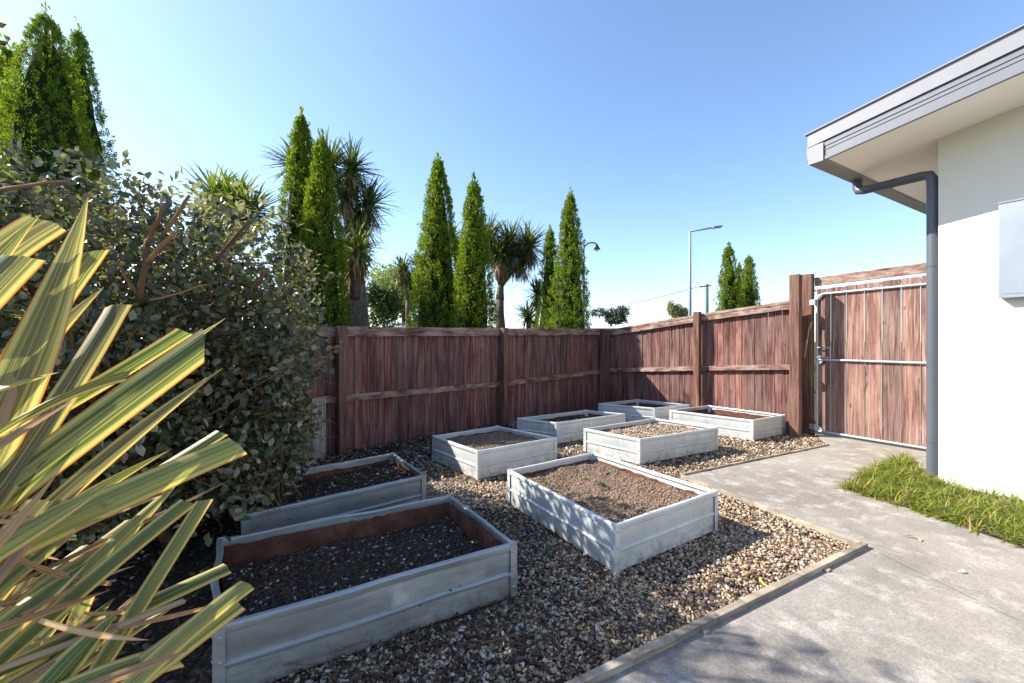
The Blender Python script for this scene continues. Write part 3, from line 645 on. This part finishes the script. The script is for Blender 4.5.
tag(fast_mesh('border_grass', V, Fc, M['grass']), 'low yellow green strappy grass border spilling onto the path along the house wall', 'grass', kind='stuff')
mb = MB(); mb.poly([Vector((p.x,p.y,.0105)) for p in poly]); tag(mb.build('border_soil', M['mulch']), kind='structure')

# ---------------------------------------------------------------- shrub
ELL = [((-2.6,2.35,1.25),(.95,.75,.98)),((-2.0,2.75,1.3),(.72,.65,.9)),((-2.06,3.0,1.02),(.48,.5,.78)),((-2.1,2.6,.7),(.6,.7,.6)),((-3.5,1.95,1.5),(.95,.6,.95)),((-2.55,3.2,1.1),(.8,.7,.78)),((-1.72,2.75,.55),(.36,.45,.45)),((-2.1,2.0,.8),(.5,.45,.6))]  # includes one out-of-frame lobe added to shade the gravel
def lumpy(n, ell, shell=.55, amp=.22, freq=2.2, seed=0):
    out = []; nr = []
    vol = np.array([e[1][0]*e[1][1]*e[1][2] for e in ell])**.67; cnt = (vol/vol.sum()*n).astype(int)
    for (c, r), k in zip(ell, cnt):
        d = rdir(k); 
        lump = np.array([1+amp*mnoise.noise(Vector((x*freq+seed, y*freq, z*freq+c[0]*3))) + amp*.5*mnoise.noise(Vector((x*freq*3, y*freq*3+seed, z*freq*3))) for x, y, z in d])
        rad = (shell+(1-shell)*rng.random(k)**.5)*lump
        out.append(np.array(c)+d*np.array(r)*rad[:,None]); nr.append(d)
    p = np.concatenate(out); q_ = np.concatenate(nr); ok = p[:,2] > .03
    return p[ok], q_[ok]
sh = thing('leafy_shrub', 'large dark green shrub with silvery leaf undersides and pruned brown branches left of the beds', 'shrub', (-2.2,2.6,0))
p, nrm = lumpy(52000, ELL, .45)
n = len(p); d = nrm*.6+rdir(n)*.9; d[:,2] += .1
up = nrm*.6+rdir(n)*.75+np.array([0,0,.55])
lt = np.array([(0,0,0),(-.3,.25,.07),(-.34,.6,.08),(0,1,-.1),(.34,.6,.08),(.3,.25,.07),(0,.5,-.0)]); lf = np.array([(0,6,2,1),(6,3,2,2),(0,5,4,6),(6,4,3,3)])
lt = np.array([(0,0,0),(-.27,.28,.06),(-.3,.62,.06),(0,1,-.1),(.3,.62,.06),(.27,.28,.06)]); lf = np.array([(0,3,2,1),(0,5,4,3)])
szs = rng.uniform(.026,.066,n)
V, Fc = bake(lt, lf, frames(d, up, szs*.95, szs, szs), p); fast_mesh('foliage', V, Fc, M['shrub'], sh)
m_ = MB()
def branch(m, a, b, r0, r1, k=7, w=.12, n_=6):
    a = Vector(a); b = Vector(b); L = (b-a).length; pts_ = []
    s_ = random.random()*90
    for i in range(k+1):
        t = i/k; o = Vector((mnoise.noise(Vector((t*2.5,s_,0))), mnoise.noise(Vector((t*2.5,0,s_))), mnoise.noise(Vector((s_,t*2.5,0)))))*w*L*math.sin(math.pi*min(t*1.0,1)*.9)
        pts_.append(a.lerp(b, t)+o)
    m.tube(pts_, [r0+(r1-r0)*i/k for i in range(k+1)], n_); return pts_
for i in range(9):
    e = ELL[i % len(ELL)]; a = Vector((-2.2+random.uniform(-.25,.25), 2.6+random.uniform(-.2,.2), 0)); b = Vector(e[0])+Vector((random.uniform(-.3,.3),random.uniform(-.3,.1),e[1][2]*.5)); 
    ps = branch(m_, a, b, .028, .012, 8)
    for j in range(9):
        s_ = random.choice(ps[3:]); dv = Vector(rdir(1)[0]); dv.z = abs(dv.z)*.6; branch(m_, s_, s_+dv*random.uniform(.3,.7), .009, .004, 5, .2, 5)
# pruned stubs showing on the sunlit face
def br_px(a, b, Y0, Y1, r0, r1): branch(m_, P(*a, Y0), P(*b, Y1), r0, r1, 6, .06)
for a in (((140,300),(147,240),2.0,1.95,.014,.012),((147,262),(175,232),1.95,1.92,.012,.009),((147,245),(163,205),1.95,1.9,.011,.008),((163,235),(190,195),1.92,1.95,.009,.007),((215,262),(249,220),2.2,2.15,.010,.009),((140,300),(118,262),2.0,1.98,.009,.005),((0,190),(70,180),1.7,1.8,.008,.005),((250,290),(268,268),2.4,2.35,.008,.007),((150,300),(210,285),2.0,2.1,.006,.003),((200,420),(300,360),2.2,2.5,.006,.003)): br_px(*a)
p, nrm = lumpy(3000, [((-4.1,2.42,3.25),(.8,.40,.8)),((-4.3,2.0,2.0),(.8,.5,.8))], .2, .5, 3.5); n = len(p); ss = rng.uniform(.04,.075,n)  # unseen leaf crown out of frame, added to dapple gravel and path with shade
V, Fc = bake(lt, lf, frames(nrm*.5+rdir(n), nrm+rdir(n), ss, ss, ss), p); fast_mesh('added_shade_leaves', V, Fc, M['shrub'], sh)
for i in range(9): branch(m_, (-4.2,2.6,.0 if i == 0 else 2.0), (-4.2+random.uniform(-.6,.6),2.35+random.uniform(-.3,.3),random.uniform(2.4,3.7)), .03, .006, 7, .1, 6)  # limbs for the added out-of-frame crown
m_.build('branches', M['twig'], sh, smooth=True)
m_ = MB()      # fine bare twigs, low and at the right edge
for i in range(520):
    e = random.choice([1,2,2,3,6,6,7,0,0,1,5]); c, r = ELL[e]; dv = Vector(rdir(1)[0]); 
    a = Vector(c)+Vector((dv.x*r[0], dv.y*r[1], dv.z*r[2]))*.8; dd = (dv+Vector(rdir(1)[0])*.8+Vector((.3,-.3,-.15))).normalized(); 
    if a.z > .1: branch(m_, a, a+dd*random.uniform(.12,.42), .0036, .0012, 5, .3, 4)
m_.build('twigs', M['twig'], sh)['kind'] = 'stuff'
# trailing leafy shoots over the beds
for a, b, Y0, Y1 in (((240,440),(262,492),2.35,2.2),((225,470),(205,520),1.9,1.8),((255,455),(300,480),2.5,2.35),((200,480),(262,560),1.75,1.7),((225,505),(175,552),1.7,1.6)):
    pass
pos = []; 
for c_, Y_, n_, sp in (((262,488),2.2,26,.10),((245,450),2.3,60,.13),((228,512),1.9,16,.07),((200,505),1.8,26,.1),((290,430),2.6,50,.15),((140,440),1.6,26,.14),((170,395),1.8,30,.16)):
    c0 = np.array(P(*c_, Y_)); pos.append(c0+rng.normal(size=(n_,3))*sp*np.array([1,1,.7]))
pos = np.concatenate(pos); n = len(pos); s_ = rng.uniform(.035,.058,n)
V, Fc = bake(lt, lf, frames(rdir(n)+np.array([.3,-.2,-.1]), rdir(n)*.8+np.array([0,-.3,.6]), s_, s_, s_), pos); fast_mesh('low_shoots', V, Fc, M['shrub'], sh)['kind'] = 'stuff'

# ---------------------------------------------------------------- flax
fx = thing('flax_plant', 'variegated yellow and green flax with cut blades in the left foreground', 'flax', (-1.05,.75,0))
def blades(L, name, m, parent):
    V = []; Fc = []; UV = []
    for (a, b, Y0, Y1, w, bend, cut, tw) in L:
        A = P(*a, Y0); Bp = P(*b, Y1); D = Bp-A; n_ = 22; base = len(V); ln = D.length; w = w*.82; tws = random.uniform(-.7,.7); lb = random.uniform(-.035,.035)
        side0 = D.cross(Vector((-A.x, -A.y, EYE-A.z))).normalized() if tw is None else D.cross(Vector(tw)).normalized()
        for i in range(n_+1):
            t = i/n_; c = A+D*t+Vector((0,0,1))*bend*ln*4*t*(1-t)
            tang = (D+Vector((0,0,1))*bend*ln*4*(1-2*t)).normalized(); sd_ = side0.copy(); c = c+side0*lb*ln*4*t*(1-t); nn0 = side0.cross(tang).normalized(); an = tws*(t-.3); sd_ = side0*math.cos(an)+nn0*math.sin(an); sd_ = (sd_-tang*sd_.dot(tang)).normalized(); nm = sd_.cross(tang)
            prof = (.75+.25*min(t/.35,1))
            if cut == 0: prof *= max(.02, (1-max(0,(t-.5)/.5)**1.8))
            for k in range(5):
                u = (k-2)/2; fold = abs(u)*.30*w*prof
                e = 0
                if cut and i == n_: e = (.35*w*(cut*u)+.02*random.uniform(-1,1)*0)
                V.append(c+sd_*u*w*.5*prof+nm*(-fold)+tang*(e+(random.uniform(-.002,.002) if cut and i == n_ else 0))); UV.append((k/4, t*ln*3))
            if i:
                for k in range(4): q0 = base+(i-1)*5+k; Fc.append((q0, q0+1, q0+6, q0+5))
    return fast_mesh(name, V, Fc, m, parent, smooth=True, uv=UV)
BL = [ # base px, tip px, Y base, Y tip, width m, bend, cut, face
 ((-150,700),(88,197),.62,.78,.085,.02,0,None),
 ((-90,560),(96,251),.62,.86,.055,.015,1.5,None),
 ((-120,560),(104,287),.66,.92,.05,0,0,None),
 ((-110,640),(117,303),.6,.92,.050,.01,.8,None),
 ((-160,560),(40,215),.6,.8,.06,.03,0,None),
 ((-160,440),(52,222),.62,.85,.07,.06,.7,None),
 ((-200,520),(20,255),.55,.7,.06,.03,.6,None),
 ((-140,600),(204,343),.62,.95,.078,.015,-1.2,None),
 ((-60,470),(186,332),.75,1.0,.04,.01,1,None),
 ((-40,520),(226,318),.8,1.05,.03,0,0,None),
 ((-90,640),(223,368),.66,1.0,.04,.015,0,None),
 ((-190,640),(240,444),.52,.92,.062,.02,.6,None),
 ((-60,600),(221,432),.8,1.05,.035,0,.7,None),
 ((40,760),(206,500),.62,.85,.034,.01,.7,None),
 ((-140,640),(108,486),.5,.72,.046,.05,0,None),
 ((-120,520),(130,372),.55,.75,.033,.10,1,(-.3,.2,1)),
 ((-170,450),(60,372),.5,.68,.04,.06,0,(-.2,0,1)),
 ((-60,700),(228,566),.62,.86,.034,.04,.6,None),
 ((60,760),(250,584),.52,.72,.034,.02,.5,None),
 ((-10,780),(236,600),.52,.72,.055,.03,.6,None),
 ((-60,640),(133,545),.8,1.1,.034,.0,.1,(0,-.4,1)),
 ((-60,540),(76,535),.85,1.05,.034,.0,.1,(0,-.4,1)),
 ((-40,790),(118,612),.5,.66,.05,.02,0,None),
 ((-90,720),(90,560),.52,.7,.045,.02,0,None),
 ((-150,720),(50,500),.5,.66,.055,.02,.7,None),
 ((-30,740),(160,590),.6,.8,.04,.02,0,None),
 ((-120,640),(170,450),.75,1.05,.04,.01,0,None),
 ((-60,760),(180,655),.5,.66,.045,.03,.5,None),
]
for i in range(16):
    x, y = random.uniform(-120,10), random.uniform(560,760); a = random.uniform(.45,.85); L = random.uniform(150,260)
    BL.append(((x,y),(x+L*math.cos(a),y-L*math.sin(a)),random.uniform(.55,.7),random.uniform(.75,.9),random.uniform(.022,.038),random.uniform(0,.04),random.choice([0,0,.7]),None))
bpy.context.view_layer.update()
blades(BL, 'foliage', M['flax'], fx)
DL = [((-60,650),(110,590),.5,.7,.012,.01,0,None),((-60,690),(185,600),.55,.72,.012,.02,.5,None),((-20,600),(230,480),.7,.9,.010,.01,0,None),((-90,520),(80,508),.55,.7,.007,.0,0,None),((-60,530),(82,516),.55,.7,.007,0,0,None),
      ((0,700),(150,610),.55,.7,.016,.03,0,None),((20,560),(112,583),.6,.75,.01,0,.5,None),((40,620),(150,640),.5,.6,.009,0,0,None),((-90,600),(30,345),.6,.75,.018,.0,.6,None),((-40,630),(90,480),.55,.72,.016,.0,0,None),
      ((60,700),(190,650),.5,.6,.015,.03,0,None),((-100,520),(75,400),.52,.62,.014,.01,0,None),((-90,640),(60,470),.5,.6,.014,.02,0,None)]
for i in range(26):
    x, y = random.uniform(-80,120), random.uniform(520,720); DL.append(((x,y),(x+random.uniform(40,120),y-random.uniform(-15,70)),random.uniform(.6,.8),random.uniform(.75,.95),random.uniform(.003,.012),random.uniform(0,.05),0,None))
blades(DL, 'dead_foliage', M['flaxdead'], fx)
EL = []
for i in range(14):     # inner blades behind, filling the clump towards its root
    x = random.uniform(-420,-40); y = random.uniform(500,900); a = random.uniform(.5,1.2); L = random.uniform(120,330)
    EL.append(((x,y),(x+L*math.cos(a),y-L*math.sin(a)),random.uniform(.6,.9),random.uniform(.8,1.1),random.uniform(.03,.06),.02,random.choice([0,.8]),None))
blades(EL, 'inner_foliage', M['flax'], fx)

# ---------------------------------------------------------------- conifers
sp_t = np.array([(-.5,0,0),(0,.55,.1),(.5,.0,0),(.15,1.0,0),(0,.2,0),(-.15,1.0,0)])
spv = np.array([(-.16,0,0),(.16,0,0),(.36,.5,.08),(.05,1.0,0),(-.36,.55,.08)]); spf = np.array([(0,1,2),(0,2,4),(2,3,4)])
conif = 'slender columnar conifers beyond the fences'
def conifer(base, h, r, label, n=9000, seed=0, leaf=.09, group=conif, wide=1.0):
    t = thing('conifer_tree', label, 'conifer', (base[0], base[1], -.05), group)
    K = int(n/8); hh = rng.random(K)**.8; th = rng.uniform(0, 2*math.pi, K)
    def prof(q_): return np.clip(np.where(q_ < .3, .95+q_*.2, 1.01*np.clip((1-q_)/.7, 0, 1)**.66), 0, 1.05)
    def bump(th_, z_):
        return np.array([mnoise.noise(Vector((math.cos(a)*2.6+seed, math.sin(a)*2.6, z*1.3)))*.34 for a, z in zip(th_, z_)])
    bm_ = bump(th, hh*h/1.3); R = r*(prof(hh)*(1+bm_)*rng.uniform(.82,1.0,K)+.01)
    pc = np.column_stack([base[0]+np.cos(th)*R, base[1]+np.sin(th)*R, .05+hh*(h-.22)])
    out = np.column_stack([np.cos(th), np.sin(th), np.zeros(K)])
    ax = out*rng.uniform(.15,.6,K)[:,None]+np.array([0,0,1.0])+rdir(K)*.28; ax /= np.linalg.norm(ax, axis=1, keepdims=True)
    PL = leaf*rng.uniform(1.3,2.7,K)*(1-.45*hh); m1 = 26
    t_ = rng.random((K, m1))**.8; rd = rdir(K*m1).reshape(K, m1, 3)
    rad = (PL[:,None]*.30)*np.sin(np.pi*np.clip(t_*.85+.12,0,1))
    pos = (pc[:,None]+ax[:,None]*(t_*PL[:,None])[...,None]+rd*rad[...,None]).reshape(-1,3)
    d = (ax[:,None]*.9+rd*.7).reshape(-1,3)+rdir(K*m1)*.25; up = rd.reshape(-1,3)+rdir(K*m1)*.4
    s_ = leaf*.38*rng.uniform(.6,1.4,K*m1)
    V, Fc = bake(spv, spf, frames(d, up, s_*.6, s_, s_), pos)
    V0, F0 = V, Fc
    # wispy leader
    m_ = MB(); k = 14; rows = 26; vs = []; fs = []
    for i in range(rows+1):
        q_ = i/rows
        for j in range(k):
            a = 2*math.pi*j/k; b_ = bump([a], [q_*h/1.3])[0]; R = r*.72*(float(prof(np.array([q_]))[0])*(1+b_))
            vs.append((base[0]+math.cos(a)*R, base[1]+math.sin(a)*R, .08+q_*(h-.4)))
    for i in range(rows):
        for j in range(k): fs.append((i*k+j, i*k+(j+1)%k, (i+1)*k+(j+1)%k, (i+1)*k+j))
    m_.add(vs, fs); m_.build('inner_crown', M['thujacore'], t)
    m_ = MB(); m_.tube([(base[0],base[1],-.05),(base[0],base[1],h*.5),(base[0],base[1],h*.97)], [r*.18,r*.1,.012], 8); m_.build('trunk', M['bark'], t)
    n2 = 45; pz = rng.uniform(h*.93, h*1.015, n2); ps = np.column_stack([base[0]+rng.normal(size=n2)*.03*(h*1.03-pz+.1)*3, base[1]+rng.normal(size=n2)*.03, pz])
    V, Fc = bake(spv, spf, frames(rdir(n2)*.5+np.array([0,0,1.]), rdir(n2), leaf*.5, leaf*.9, leaf), ps); fast_mesh('crown', np.concatenate([V0, V]), np.concatenate([F0, Fc+len(V0)]), M['thuja'], t)
def con(px, top, halfw, Y, label, **k):
    X = (px-512)/F*Y; h = EYE+(HOR-top)/F*Y; conifer((X, Y), h+.05, halfw*1.08/F*Y, label, **k)
con(46,12,56,5.6,'tallest conifer at the far left, rising behind the shrub with the widest crown', seed=1, n=22000, leaf=.062)
con(79,29,35,6.6,'conifer second from the left edge, its crown fused to the tallest one', seed=2, n=15000, leaf=.065)
con(8,48,36,6.4,'conifer cut by the left edge of the photo, lower than its two neighbours', seed=3, n=9000)
con(301,116,25,8.0,'left one of two fused conifers rising behind the right end of the shrub', seed=4, n=14000)
con(322,138,23,7.6,'right one of two fused conifers rising behind the right end of the shrub', seed=5, n=14000)
con(438,159,23.5,8.7,'conifer behind the middle of the back fence, the taller of the middle pair', seed=6, n=14000)
con(474,181,20.5,8.15,'conifer behind the middle of the back fence, the shorter right one of the middle pair', seed=7, n=12000)
con(570,194,18.5,11.5,'tall conifer behind the fence corner, beside the curled lamp', seed=8, n=11000, leaf=.1)
con(550,230,13,12.4,'short narrow conifer tucked behind the left of the tall one at the fence corner', seed=9, n=7000, leaf=.1)
con(729,247,12,19,'distant conifer above the right fence, the taller of that pair', seed=10, n=5000, leaf=.16)
con(749,258,10,19.5,'distant conifer above the right fence, the shorter right one of that pair', seed=11, n=4500, leaf=.16)
con(739,266,8,21,'small distant conifer peeping out between the pair above the right fence', seed=12, n=2500, leaf=.16)

# ---------------------------------------------------------------- cabbage trees
cab = 'cabbage trees beyond the back fence'
cbv = np.array([(-.5,0,0),(.5,0,0),(-.55,.45,.0),(.55,.45,.0),(-.4,.8,-.06),(.4,.8,-.06),(-.04,1,-.16),(.04,1,-.16)])
def head(t, c, R, n, m, dead=60, w=.030, name='crown'):
    d = rdir(n); d[:,2] = d[:,2]*.9+.25
    c = np.array(c); pos = c+rng.normal(size=(n,3))*R*.06
    ln = R*rng.uniform(.65,1.1,n)
    V, Fc = bake(cbv, bf, frames(d, np.array([[0,0,1.]]).repeat(n,0)+rdir(n)*.2, w, ln, ln*.9), pos); o = fast_mesh(name, V, Fc, m, t)
    if dead:
        d = rdir(dead)*.5; d[:,2] = -abs(d[:,2])-.5
        V, Fc = bake(cbv, bf, frames(d, np.array([[0,0,1.]]).repeat(dead,0)+rdir(dead)*.2, w, R*rng.uniform(.5,.9,dead), R), np.repeat(c[None]-np.array([[0,0,R*.1]]), dead, 0)); fast_mesh('dead_skirt', V, Fc, M['dead'], o)
def cabbage(label, base_px, Y, fork, heads, R, m='cordy', trunk_r=.13, n=190, dead=60, w=.035):
    b = P(base_px, 341, Y); b.z = -.05
    t = thing('cabbage_tree', label, 'cabbage tree', b, cab); m_ = MB()
    fz = [P(fx_, fy, Y) for fx_, fy in fork]
    branch(m_, b, fz[0], trunk_r*1.15, trunk_r*.8, 6, .03, 8)
    for hx, hy, k in heads:
        c = P(hx, hy, Y+random.uniform(-.4,.4)); branch(m_, fz[min(k, len(fz)-1)], c, trunk_r*.6, trunk_r*.35, 5, .08, 7)
    for a, b_ in zip(fz, fz[1:]): branch(m_, a, b_, trunk_r*.8, trunk_r*.55, 4, .05, 8)
    m_.build('trunk', M['bark'], t, smooth=True)
    for hx, hy, k in heads: head(t, P(hx, hy, Y+random.uniform(-.3,.3)), R, n, M[m], dead, w)
cabbage('many headed cabbage tree behind the fused conifers near the shrub', 372, 10.5, [(362,285),(352,245)], [(368,205,1),(352,170,1),(330,165,1),(360,225,1),(345,195,1),(296,165,1)], .80, n=170)
cabbage('single headed bright cabbage tree with a thick shaggy trunk, just behind the back fence', 354, 8.4, [(354,300)], [(358,250,0),(355,262,0)], .62, 'cordyolive', .2, n=130, dead=90)
cabbage('round headed cabbage tree with a forked trunk right of the middle conifers', 500, 13, [(500,300),(501,285)], [(488,240,1),(510,245,1),(528,246,1),(500,255,1),(518,258,1)], .92, n=240, dead=90, trunk_r=.17)
cabbage('low cabbage tree between the forked one and the corner conifers', 537, 13.5, [(536,325)], [(538,295,0),(528,318,0)], .72, n=150, dead=20)
cabbage('cabbage tree head rising behind the shrub on the left', 226, 7.6, [(226,260)], [(215,200,0),(235,205,0),(250,215,0)], .72, 'cordyolive', n=170, dead=10)
cabbage('small distant cabbage tree left of the middle conifers', 408, 17, [(408,300)], [(403,272,0),(420,268,0),(414,285,0)], .85, n=170, dead=40, w=.05)
cabbage('small distant cabbage tree touching the middle conifer', 425, 19, [(425,300)], [(432,275,0),(441,283,0)], .85, n=150, dead=30, w=.05)
cabbage('cabbage tree head showing between the two middle conifers', 462, 14, [(460,280)], [(452,236,0),(460,250,0)], .6, 'cordyolive', n=140, dead=10, w=.04)

def tree(name, label, px, Y, top, halfw, m, n=5000, leaf=.12, lo=330, group=None, cat='tree', sp=.55):
    b = P(px, 341, Y); b.z = -.05; t = thing(name, label, cat, b, group)
    r = halfw/F*Y; zt = zat(b, top); zl = max(.5, zat(b, lo)); rz = (zt-zl)/2
    ell = [((b.x+random.uniform(-sp,sp)*r, Y+random.uniform(-.4,.4)*r, zl+rz+random.uniform(-.6,.6)*rz*.9), (r*random.uniform(.35,.55), r*.5, rz*random.uniform(.3,.5))) for _ in range(9)]
    p, nrm = lumpy(n, ell, .3, .35, 3); k = len(p); s_ = leaf*rng.uniform(.5,1.2,k)
    V, Fc = bake(lt, lf, frames(rdir(k), nrm+rdir(k)*.8, s_, s_, s_), p); fast_mesh('crown', V, Fc, m, t)
    m_ = MB(); tp = Vector((b.x, b.y, zl+rz*.6)); branch(m_, b, tp, r*.10, r*.06, 5, .05, 7)
    for c, _ in ell: branch(m_, tp, c, r*.045, r*.015, 4, .1, 5)
    m_.build('trunk', M['bark'], t, smooth=True)
tree('willow_tree', 'light green airy tree between the fused conifers and the bright cabbage tree', 340, 14, 226, 27, M['olive'], 6500, .12, 338)
tree('broadleaf_tree', 'pale leafy tree behind the pale green roof', 405, 24, 258, 48, M['olive'], 9000, .17, 330)
tree('broadleaf_tree', 'dark green tree left of the pale green roofed house', 384, 19, 276, 20, M['cordy'], 3500, .16, 335)
tree('broadleaf_tree', 'grey green spreading tree on the horizon behind the grey roof', 611, 60, 306, 17, M['greyleaf'], 3500, .3, 328, None, 'tree', .9)
tree('golden_shrub', 'pale yellow shrub above the right fence, left of the street lamp', 672, 30, 299, 7, M['yellow'], 1500, .16, 322, 'pale yellow shrubs', 'shrub')
tree('golden_shrub', 'pale yellow shrub directly beside the street lamp pole', 682, 30, 302, 8, M['yellow'], 1500, .16, 322, 'pale yellow shrubs', 'shrub')
tree('leafy_bush', 'low green bush behind the bright cabbage tree trunk', 345, 12, 292, 16, M['olive'], 2500, .11, 338, None, 'bush')

# ---------------------------------------------------------------- far houses, lamps, wire
def far_house(label, x0, x1, Y, eave, ridge, roofm, depth=7):
    a = P(x0, 341, Y); b = P(x1, 341, Y); t = thing('neighbour_house', label, 'house', (a.x, Y, 0)); ze = zat(a, eave); zr = zat(a, ridge)
    m_ = MB(); m_.box((a.x, Y, -.05), (b.x-a.x,0,0), (0,depth,0), (0,0,ze+.05)); m_.build('wall', M['farwall'], t)
    m_ = MB(); o = .4; m_.add([(a.x-o,Y-o,ze),(b.x+o,Y-o,ze),(b.x+o,Y+depth+o,ze),(a.x-o,Y+depth+o,ze),(a.x+depth*.35,Y+depth/2,zr),(b.x-depth*.35,Y+depth/2,zr)], [(0,1,5,4),(1,2,5),(2,3,4,5),(3,0,4),(3,2,1,0)]); m_.build('roof', roofm, t)
    m_ = MB(); m_.box((a.x+(b.x-a.x)*.3, Y-.06, ze-1.5), ((b.x-a.x)*.2,0,0), (0,.05,0), (0,0,1.1)); m_.build('window', M['window'], t)
far_house('neighbouring house with a pale green roof seen through the trees', 385, 470, 22, 330, 307, M['greenroof'])
far_house('neighbouring house with a light grey roof left of the fence corner sky gap', 545, 622, 32, 328.5, 320, M['roof'], 9)
# tall street lamp
Y = 25; b = P(690,341,Y); b.z = 0; t = thing('street_lamp', 'tall grey street lamp with a long straight arm above the right fence', 'street lamp', b)
m_ = MB(); m_.tube([b, P(690,300,Y), P(690,231,Y)], [.11,.09,.07], 10); m_.build('pole', M['lampgrey'], t, smooth=True)
m_ = MB(); m_.tube([P(690,231.5,Y), P(714,227.5,Y)], .05, 8); m_.build('arm', M['lampgrey'], t, smooth=True)
m_ = MB(); c = P(717,227,Y); m_.cbox(c, (.55,0,.07), (0,.28,0), (-.01,0,.12)); m_.build('lamp_head', M['lampgrey'], t, bevel=.03)
# curled lamp
Y = 15; b = P(583.5,341,Y); b.z = 0; t = thing('street_lamp', 'dark ornamental street lamp with a curled arm beside the corner conifer', 'street lamp', b)
m_ = MB(); m_.tube([b, P(583.5,300,Y), P(583.5,240,Y)], [.06,.05,.04], 10); m_.build('pole', M['lampgrey'], t, smooth=True)
m_ = MB(); m_.tube([P(583.5,249,Y),P(585,246,Y),P(588,243.3,Y),P(592,242.6,Y),P(595.5,243.2,Y),P(597,245,Y)], .025, 8); m_.build('arm', M['black'], t, smooth=True)
m_ = MB(); m_.tube([P(597,244.5,Y),P(597,246.5,Y),P(597,249,Y),P(597,249.4,Y)], [.03,.06,.12,.12], 14); lh = m_.build('lamp_shade', M['black'], t, smooth=True)
m_ = MB(); m_.tube([P(597,249.4,Y),P(597,251,Y)], [.09,.04], 12); m_.build('lamp_glass', M['glass'], lh, smooth=True)
# utility pole and line
Y = 45; b = P(707,341,Y); b.z = 0; t = thing('utility_pole', 'weathered green utility pole with a crossarm above the right fence', 'utility pole', b)
m_ = MB(); m_.tube([b, P(707,284,Y)], [.2,.15], 10); m_.build('pole', M['polegreen'], t, smooth=True)
m_ = MB(); m_.beam(P(700,287,Y-.2), P(711,285.5,Y-.2), .1, .12); m_.build('crossarm', M['polegreen'], t)
for x in (701,704,710): m_ = MB(); m_.tube([P(x,286,Y-.2), P(x,284.3,Y-.2)], .06, 8); m_.build('insulator', M['glass'], t)
A = P(701,286,45); Bw = P(575,312,80); m_ = MB(); pt = []
for i in range(25): s = i/24; p_ = A.lerp(Bw, s); p_.z -= .9*4*s*(1-s)*.5; pt.append(p_)
m_.tube(pt, .035, 5); tag(m_.build('power_line', M['wire']), 'thin overhead power line running left from the utility pole', 'power line')

# ---------------------------------------------------------------- small litter
def twig(a, b, Y, label, r=.003):
    m_ = MB(); branch(m_, a, b, r, r*.4, 8, .15, 5); tag(m_.build('fallen_twig', M['twig'], smooth=True), label, 'twig', None)
twig(G(528,592,.01), G(545,655,.01), 0, 'thin bare twig on the gravel right of the big mulch planter')
twig(G(470,640,.01), G(540,636,.01), 0, 'reddish fallen twig lying across the foreground gravel')
twig(G(250,675,.02), G(372,640,.02), 0, 'long pale twig at the foot of the big foreground planter', .004)
twig(G(700,582,.012), G(790,572,.012), 0, 'fine twig on the sunlit gravel near the timber edging')
def leaf(px, py, z, col, label, L=.07, w=.02, cat='leaf'):
    c = G(px, py, z); m_ = MB(); k = 8; a = random.uniform(0,6); vs = []; fs = []
    for i in range(k+1):
        t = i/k; ang = a+t*1.6; ww = w*math.sin(math.pi*min(max(t,.06),.96))*.5; x = c+Vector((math.cos(ang)*L*t, math.sin(ang)*L*t, .008*math.sin(t*3))); nn = Vector((-math.sin(ang), math.cos(ang), .3))
        vs += [x-nn*ww, x+nn*ww]
        if i: fs.append((2*i-2,2*i,2*i+1,2*i-1))
    m_.add(vs, fs); tag(m_.build('fallen_leaf', mat('fallen_leaf', col, .6)), label, cat)
leaf(766,578,.02,(.42,.5,.06),'curled yellow green leaf on the gravel beside the timber edging', .12, .013)
leaf(920,541,.012,(.55,.42,.16),'dry yellow leaf on the concrete near the grass border', .08, .035)
leaf(958,571,.012,(.75,.74,.7),'small white scrap lying on the concrete near the crack', .04, .02, 'scrap')
leaf(545,522,.0,(.5,.5,.2),'small yellow leaf lying on the gravel left of the brown soil planter', .05, .02)
